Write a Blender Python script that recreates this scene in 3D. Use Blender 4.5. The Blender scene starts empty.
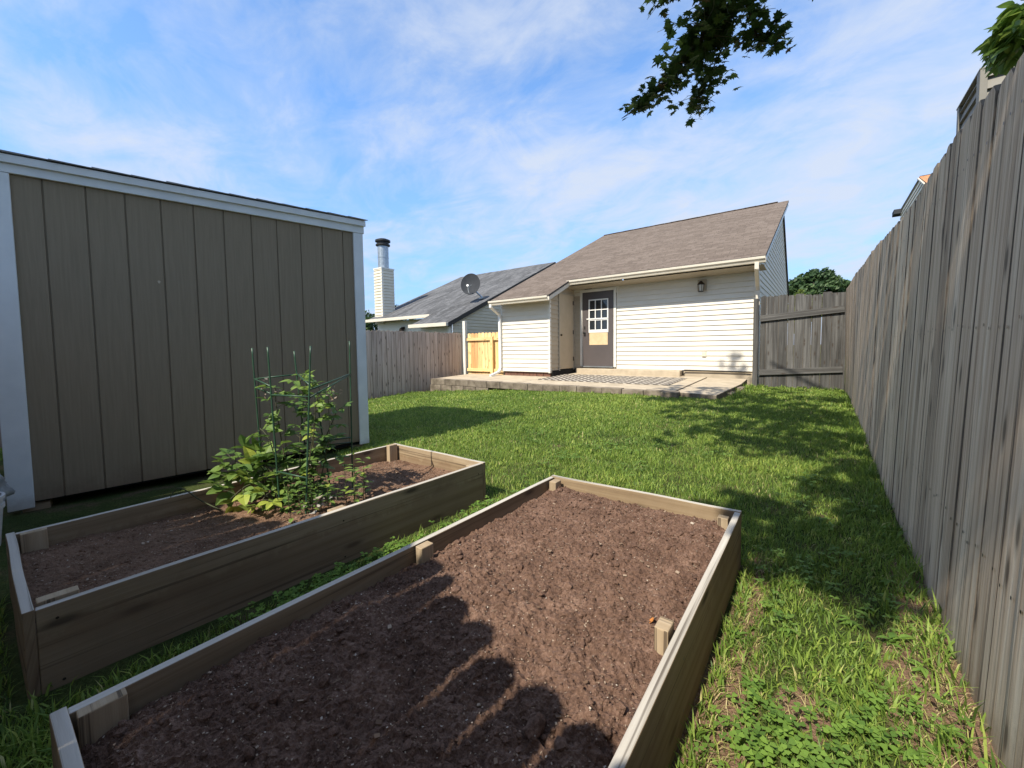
import bpy, math, random
import numpy as np
from mathutils import Vector, Matrix, noise
random.seed(7); rng = np.random.default_rng(7)
S = bpy.context.scene
C = S.collection
RAD = math.radians

# ------------------------------------------------------------------ node helpers
def new_mat(name):
    m = bpy.data.materials.new(name); m.use_nodes = True
    nt = m.node_tree; nt.nodes.clear()
    return m, nt
def nd(nt, t, **kw):
    n = nt.nodes.new(t)
    for k, v in kw.items():
        if k.startswith('i_'):
            n.inputs[k[2:].replace('_', ' ')].default_value = v
        else: setattr(n, k, v)
    return n
def ramp(nt, stops, interp='LINEAR'):
    n = nt.nodes.new('ShaderNodeValToRGB'); r = n.color_ramp; r.interpolation = interp
    while len(r.elements) < len(stops): r.elements.new(.5)
    for e, (p, c) in zip(r.elements, stops):
        e.position = p; e.color = (*c, 1) if len(c) == 3 else c
    return n
def mixc(nt, a, b, fac, mode='MIX'):
    n = nt.nodes.new('ShaderNodeMix'); n.data_type = 'RGBA'; n.blend_type = mode
    for sock, v in ((n.inputs[0], fac), (n.inputs[6], a), (n.inputs[7], b)):
        if hasattr(v, 'is_linked'): nt.links.new(v, sock)
        elif isinstance(v, (int, float)): sock.default_value = v
        else: sock.default_value = (*v, 1)
    return n.outputs[2]
def math_(nt, op, a, b=0.0):
    n = nt.nodes.new('ShaderNodeMath'); n.operation = op
    for i, v in enumerate((a, b)):
        if hasattr(v, 'is_linked'): nt.links.new(v, n.inputs[i])
        else: n.inputs[i].default_value = v
    return n.outputs[0]
def coords(nt, kind='UV', scale=(1, 1, 1), rnd=True):
    tc = nt.nodes.new('ShaderNodeTexCoord'); mp = nt.nodes.new('ShaderNodeMapping')
    mp.inputs['Scale'].default_value = scale
    nt.links.new(tc.outputs[kind], mp.inputs['Vector'])
    v = mp.outputs[0]
    if rnd:
        at = nt.nodes.new('ShaderNodeAttribute'); at.attribute_name = 'rnd'
        cb = nt.nodes.new('ShaderNodeCombineXYZ')
        for i, k in enumerate((31.0, 17.0, 53.0)):
            nt.links.new(math_(nt, 'MULTIPLY', at.outputs['Fac'], k), cb.inputs[i])
        ad = nt.nodes.new('ShaderNodeVectorMath'); ad.operation = 'ADD'
        nt.links.new(v, ad.inputs[0]); nt.links.new(cb.outputs[0], ad.inputs[1]); v = ad.outputs[0]
    return v
def noise_(nt, vec, scale, detail=4, rough=.55, dist=0.0):
    n = nt.nodes.new('ShaderNodeTexNoise')
    n.inputs['Scale'].default_value = scale; n.inputs['Detail'].default_value = detail
    n.inputs['Roughness'].default_value = rough; n.inputs['Distortion'].default_value = dist
    nt.links.new(vec, n.inputs['Vector']); return n.outputs['Fac']
def finish(nt, col, rough=.8, bump=None, bstr=.3, bdist=.01, spec=.3, metal=0.0, transl=0.0):
    out = nt.nodes.new('ShaderNodeOutputMaterial'); p = nt.nodes.new('ShaderNodeBsdfPrincipled')
    if hasattr(col, 'is_linked'): nt.links.new(col, p.inputs['Base Color'])
    else: p.inputs['Base Color'].default_value = (*col, 1)
    if hasattr(rough, 'is_linked'): nt.links.new(rough, p.inputs['Roughness'])
    else: p.inputs['Roughness'].default_value = rough
    p.inputs['Specular IOR Level'].default_value = spec; p.inputs['Metallic'].default_value = metal
    if bump is not None:
        b = nt.nodes.new('ShaderNodeBump'); b.inputs['Strength'].default_value = bstr
        b.inputs['Distance'].default_value = bdist
        nt.links.new(bump, b.inputs['Height']); nt.links.new(b.outputs[0], p.inputs['Normal'])
    if transl > 0:
        t = nt.nodes.new('ShaderNodeBsdfTranslucent')
        if hasattr(col, 'is_linked'): nt.links.new(col, t.inputs['Color'])
        else: t.inputs['Color'].default_value = (*col, 1)
        mx = nt.nodes.new('ShaderNodeMixShader'); mx.inputs[0].default_value = transl
        nt.links.new(p.outputs[0], mx.inputs[1]); nt.links.new(t.outputs[0], mx.inputs[2])
        nt.links.new(mx.outputs[0], out.inputs['Surface'])
    else: nt.links.new(p.outputs[0], out.inputs['Surface'])

# weathered wood; UV u runs along the grain
def wood(name, stops, grain=34, blotch=None, knots=True, rough=.85, var=.35, bstr=.5, long=1.1, knot_col=(.05, .035, .025), dirt=None):
    m, nt = new_mat(name)
    v = coords(nt, 'UV', (long, grain, 1))
    g = noise_(nt, v, 1.0, 6, .65, .6)
    v2 = coords(nt, 'UV', (.45, 11.0, 1)); b = noise_(nt, v2, 1.3, 3, .55, .4)
    gb = math_(nt, 'ADD', math_(nt, 'MULTIPLY', g, .62), math_(nt, 'MULTIPLY', b, .38))
    cr = ramp(nt, stops); nt.links.new(gb, cr.inputs[0]); col = cr.outputs[0]
    at = nt.nodes.new('ShaderNodeAttribute'); at.attribute_name = 'rnd'
    wn = nt.nodes.new('ShaderNodeTexWhiteNoise'); wn.noise_dimensions = '1D'; nt.links.new(at.outputs['Fac'], wn.inputs['W'])
    val = math_(nt, 'ADD', math_(nt, 'MULTIPLY', wn.outputs['Value'], var), 1 - var / 2)
    hs = nt.nodes.new('ShaderNodeHueSaturation'); nt.links.new(col, hs.inputs['Color']); nt.links.new(val, hs.inputs['Value']); col = hs.outputs[0]
    # dark cracks and streaks along the grain
    v3 = coords(nt, 'UV', (.7, 60, 1)); s = noise_(nt, v3, 1.0, 3, .6, .3)
    sr = ramp(nt, [(.33, (1, 1, 1)), (.41, (0, 0, 0))]); nt.links.new(s, sr.inputs[0])
    col = mixc(nt, col, knot_col, math_(nt, 'MULTIPLY', sr.outputs[0], .75))
    if knots:
        vk = coords(nt, 'UV', (1.7, 6.0, 1)); vo = nt.nodes.new('ShaderNodeTexVoronoi'); vo.voronoi_dimensions = '2D'; vo.inputs['Scale'].default_value = 1.0
        nt.links.new(vk, vo.inputs['Vector'])
        kr = ramp(nt, [(.04, (1, 1, 1)), (.075, (.4, .4, .4)), (.12, (0, 0, 0))]); nt.links.new(vo.outputs['Distance'], kr.inputs[0])
        col = mixc(nt, col, knot_col, math_(nt, 'MULTIPLY', kr.outputs[0], .8))
    if blotch:
        ob = coords(nt, 'Object', (1, 1, 1), False); bn = noise_(nt, ob, 1.4, 4, .6, .5)
        br = ramp(nt, [(.45, (0, 0, 0)), (.68, (1, 1, 1))])
        if dirt:
            gp = nt.nodes.new('ShaderNodeNewGeometry'); sz = nt.nodes.new('ShaderNodeSeparateXYZ'); nt.links.new(gp.outputs['Position'], sz.inputs[0])
            edge = noise_(nt, coords(nt, 'Object', (1, 1, .4), False), 11, 5, .65)
            lim = math_(nt, 'ADD', math_(nt, 'MULTIPLY', edge, .2), .09)
            dm = nt.nodes.new('ShaderNodeMapRange'); nt.links.new(math_(nt, 'SUBTRACT', lim, sz.outputs['Z']), dm.inputs['Value']); dm.inputs['From Min'].default_value = -.004; dm.inputs['From Max'].default_value = .02
            col = mixc(nt, col, dirt, math_(nt, 'MULTIPLY', dm.outputs[0], .42)); nt.links.new(bn, br.inputs[0])
        col = mixc(nt, col, blotch, math_(nt, 'MULTIPLY', br.outputs[0], .5))
    finish(nt, col, rough, g, bstr, .004, .2)
    return m
def plain(name, c1, c2=None, scale=6, rough=.6, bstr=.0, spec=.4, metal=0, kind='Object', stretch=(1, 1, 1), detail=4, transl=0, bdist=.004, lo=.35, hi=.65):
    m, nt = new_mat(name)
    v = coords(nt, kind, stretch, True); n = noise_(nt, v, scale, detail, .6)
    cr = ramp(nt, [(lo, c1), (hi, c2 or tuple(x * .85 for x in c1))]); nt.links.new(n, cr.inputs[0])
    finish(nt, cr.outputs[0], rough, n if bstr else None, bstr, bdist, spec, metal, transl)
    return m

def leafmat(name, stops, transl=.3, rough=.45, spec=.4):
    m, nt = new_mat(name)
    at = nt.nodes.new('ShaderNodeAttribute'); at.attribute_name = 'rnd'
    cr = ramp(nt, stops); nt.links.new(at.outputs['Fac'], cr.inputs[0])
    finish(nt, cr.outputs[0], rough, None, spec=spec, transl=transl)
    return m

def shingle(name, cols, mortar, cs=(.30, .14), streak=0.0):
    m, nt = new_mat(name)
    v = coords(nt, 'UV', (1, 1, 1), False)
    br = nt.nodes.new('ShaderNodeTexBrick'); br.offset = .5; br.inputs['Scale'].default_value = 1
    br.inputs['Brick Width'].default_value = cs[0]; br.inputs['Row Height'].default_value = cs[1]
    br.inputs['Mortar Size'].default_value = .006; br.inputs['Mortar Smooth'].default_value = .3; br.inputs['Bias'].default_value = 0
    br.inputs['Color1'].default_value = (0, 0, 0, 1); br.inputs['Color2'].default_value = (1, 1, 1, 1); br.inputs['Mortar'].default_value = (.5, .5, .5, 1)
    nt.links.new(v, br.inputs['Vector'])
    n1 = noise_(nt, coords(nt, 'UV', (4, 9, 1), False), 1.7, 5, .75)
    f = math_(nt, 'ADD', math_(nt, 'MULTIPLY', br.outputs['Color'], .22), math_(nt, 'MULTIPLY', n1, .80))
    cr = ramp(nt, cols); nt.links.new(f, cr.inputs[0])
    gr = noise_(nt, v, 160, 2, .7)
    col = mixc(nt, cr.outputs[0], (.5, .5, .5), .35, 'OVERLAY')
    gcol = nt.nodes.new('ShaderNodeCombineColor')
    for i in range(3): nt.links.new(gr, gcol.inputs[i])
    col = mixc(nt, cr.outputs[0], gcol.outputs[0], .35, 'OVERLAY')
    col = mixc(nt, col, mortar, math_(nt, 'MULTIPLY', br.outputs['Fac'], .8))
    if streak:
        st = noise_(nt, coords(nt, 'UV', (2.2, .25, 1), False), 1.6, 4, .6, .3)
        sr = ramp(nt, [(.42, (0, 0, 0)), (.62, (1, 1, 1))]); nt.links.new(st, sr.inputs[0])
        col = mixc(nt, col, tuple(x * .45 for x in mortar), math_(nt, 'MULTIPLY', sr.outputs[0], streak))
    finish(nt, col, .95, f, .5, .006, .15)
    return m

# ------------------------------------------------------------------ mesh builder
ORG = {}
class MB:
    def __init__(s): s.v = []; s.f = []; s.al = []; s.r = []; s.mi = []
    def poly(s, pts, along=None, r=0.0, mi=0):
        b = len(s.v); s.v += [tuple(p) for p in pts]; s.r += [r] * len(pts)
        s.f.append(tuple(range(b, b + len(pts)))); s.al.append(along); s.mi.append(mi)
    def faces(s, pts, fs, along=None, r=0.0, mi=0):
        b = len(s.v); s.v += [tuple(p) for p in pts]; s.r += ([r] * len(pts) if not hasattr(r, '__len__') else list(r))
        for f in fs: s.f.append(tuple(b + i for i in f)); s.al.append(along); s.mi.append(mi)
    def hexa(s, b4, t4, along=None, r=0.0, mi=0):     # bottom 4 (ccw from above), top 4
        s.faces(list(b4) + list(t4), [(3, 2, 1, 0), (4, 5, 6, 7), (0, 1, 5, 4), (1, 2, 6, 5), (2, 3, 7, 6), (3, 0, 4, 7)], along, r, mi)
    def box(s, a, b, along=None, r=0.0, mi=0):
        x0, y0, z0 = a; x1, y1, z1 = b
        s.hexa([(x0, y0, z0), (x1, y0, z0), (x1, y1, z0), (x0, y1, z0)], [(x0, y0, z1), (x1, y0, z1), (x1, y1, z1), (x0, y1, z1)], along, r, mi)
    def beam(s, p, q, w, h, up=(0, 0, 1), r=0.0, mi=0):  # box with its axis from p to q, w sideways, h along up
        p = Vector(p); q = Vector(q); d = (q - p).normalized(); sd = d.cross(Vector(up)).normalized(); u = sd.cross(d)
        def ring(c): return [c - sd * w / 2 - u * h / 2, c + sd * w / 2 - u * h / 2, c + sd * w / 2 + u * h / 2, c - sd * w / 2 + u * h / 2]
        A = ring(p); B = ring(q)
        s.faces(A + B, [(0, 1, 2, 3), (7, 6, 5, 4), (0, 4, 5, 1), (1, 5, 6, 2), (2, 6, 7, 3), (3, 7, 4, 0)], tuple(d), r, mi)
    def tube(s, pts, rad, n=8, r=0.0, mi=0, cap=True):
        pts = [Vector(p) for p in pts]
        if not hasattr(rad, '__len__'): rad = [rad] * len(pts)
        base = []; ref = None
        for i, p in enumerate(pts):
            d = (pts[min(i + 1, len(pts) - 1)] - pts[max(i - 1, 0)]).normalized()
            if ref is None: ref = d.orthogonal().normalized()
            ref = (ref - d * ref.dot(d)).normalized(); b = d.cross(ref)
            base.append([p + (ref * math.cos(2 * math.pi * k / n) + b * math.sin(2 * math.pi * k / n)) * rad[i] for k in range(n)])
        V = [x for ring in base for x in ring]; F = []
        for i in range(len(pts) - 1):
            for k in range(n):
                F.append((i * n + k, i * n + (k + 1) % n, (i + 1) * n + (k + 1) % n, (i + 1) * n + k))
        if cap: F.append(tuple(range(n - 1, -1, -1))); F.append(tuple((len(pts) - 1) * n + k for k in range(n)))
        s.faces(V, F, None, r, mi)
    def lathe(s, prof, c, n=24, mi=0, r=0.0, M=None):  # prof (radius,height) about z through c
        V = []; F = []
        for (ra, h) in prof:
            for k in range(n):
                p = Vector((ra * math.cos(2 * math.pi * k / n), ra * math.sin(2 * math.pi * k / n), h))
                if M is not None: p = M @ p
                V.append(p + Vector(c))
        for i in range(len(prof) - 1):
            for k in range(n): F.append((i * n + k, i * n + (k + 1) % n, (i + 1) * n + (k + 1) % n, (i + 1) * n + k))
        s.faces(V, F, None, r, mi)
    def build(s, name, mats, parent=None, origin=None, smooth=False, uv=True, bevel=0.0):
        org = Vector(ORG[parent.name]) if parent else Vector(origin or (0, 0, 0))
        me = bpy.data.meshes.new(name)
        V = np.array(s.v, dtype=np.float64) - np.array(org)
        me.from_pydata(V.tolist(), [], s.f)
        if not isinstance(mats, (list, tuple)): mats = [mats]
        for m in mats: me.materials.append(m)
        me.polygons.foreach_set('material_index', np.array(s.mi, np.int32))
        a = me.attributes.new('rnd', 'FLOAT', 'POINT'); a.data.foreach_set('value', np.array(s.r, np.float32))
        if uv:
            ul = me.uv_layers.new(name='UVMap'); W = np.array(s.v); uvs = np.zeros((len(me.loops), 2), np.float32); k = 0
            for fi, f in enumerate(s.f):
                p = W[list(f)]; q = np.roll(p, -1, 0); n = np.cross(p, q).sum(0); n = n / (np.linalg.norm(n) + 1e-12)
                al = s.al[fi]
                if al is not None:
                    u = np.array(al, float); u = u - n * (u @ n)
                    if np.linalg.norm(u) < .2: u = np.array((0.31, .2, .9)) if abs(n[2]) < .8 else np.array((1., 0, 0)); u = u - n * (u @ n)
                else:
                    u = np.array((-n[1], n[0], 0.)) if abs(n[2]) < .97 else np.array((1., 0, 0))
                u = u / (np.linalg.norm(u) + 1e-12); w = np.cross(n, u)
                uvs[k:k + len(f), 0] = p @ u; uvs[k:k + len(f), 1] = p @ w; k += len(f)
            ul.data.foreach_set('uv', uvs.ravel())
        if smooth: me.polygons.foreach_set('use_smooth', np.ones(len(me.polygons), bool))
        me.update()
        o = bpy.data.objects.new(name, me); C.objects.link(o)
        if parent: o.parent = parent
        else: o.location = org
        ORG[o.name] = tuple(org)
        if bevel:
            b = o.modifiers.new('Bevel', 'BEVEL'); b.width = bevel; b.segments = 2; b.limit_method = 'ANGLE'
        return o
def tag(o, label, cat, group=None, kind=None):
    o['label'] = label; o['category'] = cat
    if group: o['group'] = group
    if kind: o['kind'] = kind
    return o
def thing(name, loc, label, cat, group=None):
    o = bpy.data.objects.new(name, None); C.objects.link(o); o.location = loc; o.empty_display_size = .2
    ORG[o.name] = tuple(loc); return tag(o, label, cat, group)

def sm(t): t = min(1, max(0, t)); return t * t * (3 - 2 * t)
def gz(x, y): return -.0063 * min(8, max(0, -x - 2)) ** 2 + .1 * sm((y - 3) / 5)

# ------------------------------------------------------------------ materials
M = {}
M['fence'] = wood('weathered fence wood', [(.34, (.24, .165, .11)), (.45, (.49, .37, .262)), (.55, (.645, .52, .385)), (.66, (.78, .67, .525))], 46, (.20, .18, .14), var=.5, bstr=.7)
M['edge_shade'] = plain('board edges with painted gap shade', (.17, .135, .10), (.11, .088, .066), 20, .95)  # dark colour paints the shaded gap lines between boards
M['fence_pink'] = wood('aged cedar fence', [(.30, (.24, .18, .145)), (.5, (.45, .37, .315)), (.7, (.56, .48, .42))], 22, None, var=.28)
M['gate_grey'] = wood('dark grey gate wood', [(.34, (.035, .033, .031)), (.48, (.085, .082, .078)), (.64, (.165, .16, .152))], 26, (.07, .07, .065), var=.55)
M['new_wood'] = wood('new pine', [(.3, (.66, .42, .17)), (.5, (.80, .57, .27)), (.7, (.84, .66, .36))], 18, None, var=.3, knot_col=(.3, .12, .03), bstr=.2)
M['red_wood'] = wood('new cedar board', [(.3, (.52, .26, .10)), (.5, (.66, .37, .16)), (.7, (.72, .45, .22))], 18, None, var=.2, knot_col=(.2, .07, .02), bstr=.2)
M['bed'] = wood('raised bed lumber', [(.32, (.14, .095, .056)), (.46, (.26, .19, .115)), (.58, (.34, .26, .168)), (.70, (.41, .33, .225))], 24, (.17, .12, .075), var=.25, bstr=.45, long=.8, dirt=(.19, .115, .07))
M['bed_top'] = wood('raised bed top edge', [(.34, (.27, .24, .20)), (.5, (.45, .415, .36)), (.66, (.56, .525, .465))], 40, None, knots=False, var=.2, bstr=.4)
M['post_wood'] = wood('bed corner post', [(.3, (.25, .18, .11)), (.5, (.36, .275, .18)), (.7, (.45, .36, .25))], 30, None, var=.25)
M['siding'] = plain('cream vinyl siding', (.70, .655, .57), (.655, .61, .525), 2.5, .45, .0, .35, stretch=(1, 1, 3))
M['siding_grey'] = plain('grey vinyl siding', (.68, .61, .475), (.62, .555, .43), 2.0, .5, 0, .3)
M['siding_side'] = plain('pale grey gable siding', (.80, .70, .54), (.75, .65, .50), 2.0, .5, 0, .3)
M['siding_taupe'] = plain('taupe siding', (.52, .43, .31), (.46, .38, .27), 2.0, .55, 0, .3)
M['trim'] = plain('white trim', (.76, .73, .66), (.68, .65, .58), 3, .45)
M['gutter'] = plain('cream gutter', (.66, .60, .50), (.60, .54, .44), 3, .4)
M['soffit'] = plain('tan soffit', (.42, .36, .28), (.38, .33, .25), 3, .6)
M['white'] = plain('white painted metal', (.80, .79, .76), (.72, .71, .68), 4, .4)
M['shed_paint'] = plain('taupe shed paint', (.27, .21, .137), (.235, .183, .118), 3.5, .7, .25, .25, kind='UV', stretch=(1.0, 22, 1), detail=8, bdist=.002)
M['shed_trim'] = plain('pale shed trim', (.74, .745, .72), (.66, .67, .65), 5, .55, .1, .3)
M['door_grey'] = plain('charcoal door paint', (.095, .08, .078), (.085, .072, .07), 3, .45)
M['closet_door'] = plain('tan closet door', (.52, .42, .29), (.46, .37, .25), 2.5, .55)
M['paper'] = plain('tan paper', (.66, .50, .30), (.58, .43, .25), 9, .8)
M['concrete'] = plain('tan concrete', (.50, .42, .31), (.38, .315, .23), 4, .9, .3, .2, detail=8)
M['block'] = plain('stained concrete block', (.25, .21, .165), (.10, .082, .062), 5, .95, .5, .15, detail=8, bdist=.008)
M['brick_red'] = plain('brick base', (.20, .09, .06), (.10, .06, .045), 14, .9, .3)
M['black'] = plain('black plastic', (.012, .012, .012), (.02, .02, .02), 5, .5)
M['dark'] = plain('dark opening', (.006, .006, .006), (.008, .008, .008), 5, .9)
M['bronze'] = plain('dark bronze', (.03, .022, .016), (.05, .037, .027), 8, .4, metal=.6)
M['steel'] = plain('galvanised flue', (.42, .46, .49), (.28, .31, .33), 9, .4, .1, .5, metal=.7)
M['dish'] = plain('grey dish', (.04, .043, .048), (.05, .053, .058), 5, .8, 0, .1)
M['roof'] = shingle('brown shingles', [(.2, (.075, .058, .047)), (.45, (.14, .110, .089)), (.65, (.185, .148, .122)), (.9, (.26, .215, .18))], (.07, .054, .044))
M['roof_grey'] = shingle('grey shingles', [(.2, (.075, .075, .077)), (.5, (.14, .14, .143)), (.85, (.21, .208, .208))], (.06, .06, .06), streak=.55)
M['roof_orange'] = shingle('orange brown shingles', [(.2, (.36, .15, .07)), (.5, (.50, .23, .11)), (.85, (.60, .31, .17))], (.2, .09, .05))
M['shed_shingle'] = plain('grey shed shingle', (.20, .19, .18), (.27, .26, .25), 20, .95, .4)
M['roof_edge'] = plain('shingle edge', (.05, .043, .037), (.09, .08, .07), 20, .95, .4)
M['stake'] = plain('green coated stake', (.025, .06, .036), (.035, .085, .048), 12, .4)
M['bark'] = plain('bark', (.09, .07, .055), (.045, .035, .028), 12, .95, .6, .1, bdist=.02)
M['twig'] = plain('green twig', (.06, .07, .03), (.09, .08, .045), 10, .7)
M['bucket'] = plain('white bucket plastic', (.62, .60, .57), (.45, .43, .40), 8, .5)
M['rag'] = plain('grey rag', (.40, .42, .42), (.25, .26, .26), 12, .9)
M['maple'] = leafmat('maple leaf', [(0, (.035, .07, .02)), (.6, (.065, .115, .03)), (.9, (.10, .15, .035)), (1, (.14, .09, .04))], .22, .5, .2)
M['shrub_leaf'] = leafmat('broad leaf', [(0, (.10, .18, .04)), (.6, (.17, .27, .055)), (1, (.30, .37, .08))], .36, .4)
M['far_leaf'] = leafmat('far tree leaf', [(0, (.025, .055, .018)), (.6, (.05, .095, .03)), (1, (.09, .14, .045))], .2, .6)
M['far_lime'] = leafmat('lime bush leaf', [(0, (.10, .15, .03)), (1, (.19, .24, .05))], .3, .6)
M['berry_leaf'] = leafmat('berry leaf', [(0, (.06, .12, .035)), (.5, (.12, .21, .05)), (.8, (.21, .31, .065)), (1, (.42, .48, .08))], .38, .5, .35)
M['dry_leaf'] = leafmat('dry leaf', [(0, (.20, .12, .07)), (1, (.48, .46, .42))], .15, .8)
M['orange_leaf'] = leafmat('orange leaf', [(0, (.55, .20, .05)), (1, (.6, .25, .06))], .2, .6)
M['grass'] = leafmat('grass blades', [(0, (.078, .145, .028)), (.35, (.168, .27, .048)), (.65, (.285, .395, .07)), (.88, (.43, .48, .115)), (1, (.60, .50, .27))], .42, .5, .3)
M['clover'] = leafmat('clover', [(0, (.10, .19, .035)), (1, (.21, .34, .06))], .35, .55, .3)

def splash(mat, col, z0, h, amt):
    nt = mat.node_tree; p = [n for n in nt.nodes if n.type == 'BSDF_PRINCIPLED'][0]; src = p.inputs['Base Color'].links[0].from_socket
    gp = nt.nodes.new('ShaderNodeNewGeometry'); sz = nt.nodes.new('ShaderNodeSeparateXYZ'); nt.links.new(gp.outputs['Position'], sz.inputs[0])
    e = noise_(nt, gp.outputs['Position'], 7, 6, .7); lim = math_(nt, 'ADD', math_(nt, 'MULTIPLY', e, h * 1.6), z0 - h * .5)
    mr = nt.nodes.new('ShaderNodeMapRange'); nt.links.new(math_(nt, 'SUBTRACT', lim, sz.outputs['Z']), mr.inputs['Value']); mr.inputs['From Min'].default_value = -h * .25; mr.inputs['From Max'].default_value = h * .35
    nt.links.new(mixc(nt, src, col, math_(nt, 'MULTIPLY', mr.outputs[0], amt)), p.inputs['Base Color'])
splash(M['shed_paint'], (.15, .095, .06), .05, .22, .5); splash(M['shed_trim'], (.30, .22, .15), .02, .15, .45); splash(M['fence'], (.20, .155, .11), -.02, .30, .5); splash(M['fence_pink'], (.22, .13, .085), -.25, .35, .5)
# window glass
m, nt = new_mat('door glass'); finish(nt, (.02, .025, .03), .06, spec=.7); M['glass'] = m
m, nt = new_mat('lamp glass'); finish(nt, (.55, .52, .46), .15, spec=.6); M['lampglass'] = m

def soil_mat(name, a, b, c, wet=.0):
    m, nt = new_mat(name)
    v = coords(nt, 'Object', (1, 1, 1), False)
    n = noise_(nt, v, 9, 6, .7); n2 = noise_(nt, v, 140, 3, .7); n3 = noise_(nt, v, 420, 2, .6)
    f = math_(nt, 'ADD', math_(nt, 'MULTIPLY', n, .5), math_(nt, 'MULTIPLY', n2, .5))
    cr = ramp(nt, [(.33, a), (.52, b), (.68, c)]); nt.links.new(f, cr.inputs[0])
    sp = ramp(nt, [(.70, (0, 0, 0)), (.76, (1, 1, 1))]); nt.links.new(n3, sp.inputs[0])
    col = mixc(nt, cr.outputs[0], (.34, .25, .18), math_(nt, 'MULTIPLY', sp.outputs[0], .7))
    h = math_(nt, 'ADD', n2, math_(nt, 'MULTIPLY', n3, .5))
    finish(nt, col, .95, h, .8, .006, .15)
    return m
M['soil'] = soil_mat('dark garden soil', (.058, .033, .024), (.155, .093, .067), (.28, .182, .137))
M['soil_dry'] = soil_mat('dry reddish soil', (.090, .052, .033), (.180, .108, .071), (.28, .18, .125))
M['chip'] = leafmat('soil chips', [(0, (.12, .075, .05)), (.6, (.24, .165, .115)), (.92, (.36, .28, .21)), (1, (.52, .46, .39))], 0, .9, .1)

# bare dirt patches: trampled earth where no grass grows
BARE = [(.29, 1.52, .10, .32), (.31, 2.15, .055, .3), (-.19, 1.12, .06, .42), (-.20, 1.85, .04, .3), (-1.5, .45, .10, .22), (-.02, 1.30, .05, .08)]
def ground_mat():
    m, nt = new_mat('lawn ground')
    v = coords(nt, 'Object', (1, 1, 1), False)
    n = noise_(nt, v, 3.2, 5, .65); n2 = noise_(nt, v, 90, 3, .7); n3 = noise_(nt, v, .5, 3, .5)
    cr = ramp(nt, [(.36, (.045, .07, .018)), (.52, (.075, .095, .028)), (.68, (.15, .105, .065))]); nt.links.new(n, cr.inputs[0])
    c2 = ramp(nt, [(.3, (.35, .35, .35)), (.7, (1.2, 1.2, 1.2))]); nt.links.new(n2, c2.inputs[0])
    col = mixc(nt, cr.outputs[0], c2.outputs[0], .8, 'MULTIPLY')
    gp = nt.nodes.new('ShaderNodeNewGeometry'); sz = nt.nodes.new('ShaderNodeSeparateXYZ'); nt.links.new(gp.outputs['Position'], sz.inputs[0]); fac = None
    for bx, by, rx, ry in BARE:      # the worn patches are bare brown earth
        q = math_(nt, 'ADD', math_(nt, 'POWER', math_(nt, 'DIVIDE', math_(nt, 'SUBTRACT', sz.outputs['X'], bx), rx * 1.25), 2.0), math_(nt, 'POWER', math_(nt, 'DIVIDE', math_(nt, 'SUBTRACT', sz.outputs['Y'], by), ry * 1.25), 2.0))
        f_ = math_(nt, 'SUBTRACT', 1.35, q); fac = f_ if fac is None else math_(nt, 'MAXIMUM', fac, f_)
    fac = math_(nt, 'MINIMUM', math_(nt, 'MAXIMUM', math_(nt, 'MULTIPLY', fac, 2.0), 0.0), 1.0)
    er = ramp(nt, [(.3, (.13, .075, .048)), (.7, (.27, .175, .12))]); nt.links.new(n2, er.inputs[0])
    col = mixc(nt, col, er.outputs[0], fac)
    finish(nt, col, .95, n2, .8, .02, .1); return m
M['ground'] = ground_mat()

# ------------------------------------------------------------------ ground
def seq(a, b, st): return list(np.arange(a, b + 1e-6, st))
xs = [-600, -250, -100, -50, -30, -20] + seq(-16, 4, .5) + [6, 10, 20, 50, 120, 600]
ys = [-600, -200, -60, -20, -8] + seq(-4, 20, .5) + [25, 32, 45, 80, 160, 350, 900]
b = MB(); V = [(x, y, gz(x, y) + .012 * noise.noise((x * 1.7, y * 1.7, 0))) for y in ys for x in xs]
nx = len(xs); b.faces(V, [(j * nx + i, j * nx + i + 1, (j + 1) * nx + i + 1, (j + 1) * nx + i) for j in range(len(ys) - 1) for i in range(nx - 1)])
o = b.build('ground', M['ground'], smooth=True); o['kind'] = 'structure'; o['label'] = 'lawn soil under the grass of the whole back garden'

# ------------------------------------------------------------------ grass blades
SUNX = .06
cam_loc = Vector((0, 0, 1.0))
PITCH, ROLL, YAW, FPX, CX, CY = .05487, .01254, -.65292, 405.0, 512.0, 370.0
def cam_rows():
    cp, sp = math.cos(PITCH), math.sin(PITCH); cr, sr = math.cos(ROLL), math.sin(ROLL)
    A = np.array([[1, 0, 0], [0, -sp, -cp], [0, cp, -sp]]); A = np.array([[cr, sr, 0], [-sr, cr, 0], [0, 0, 1]]) @ A
    c, s = math.cos(YAW), math.sin(YAW)
    return A @ np.array([[c, -s, 0], [s, c, 0], [0, 0, 1]])
CR = cam_rows()
def gz_np(x, y):
    t = np.clip((y - 3) / 5, 0, 1); return -.0063 * np.clip(-x - 2, 0, 8) ** 2 + .1 * t * t * (3 - 2 * t)
def lawn_mask(x, y):
    ok = (x < .35) & (y < 9.95) & (y > -.55) & (x > -8.8)
    ok &= ~((x > -1.27) & (x < -.245) & (y > .02) & (y < 2.04))
    ok &= ~((x > -2.70) & (x < -1.70) & (y > 0) & (y < 1.98))
    su = (x + 4.05) * .138 + (y - .165) * .99; sn = (x + 4.05) * .99 - (y - .165) * .138
    ok &= ~((sn < -.02) & (sn > -3) & (su > -.2) & (su < 2.28))
    ok &= ~((sn < 1.6) & (sn > -3) & (su > -.6) & (su < 1.9) & (x < -2.6))
    ok &= ~((y > 7.27) & (x < -2.0)); ok &= ~((y > 7.33) & (x < -1.27))
    return ok
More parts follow.
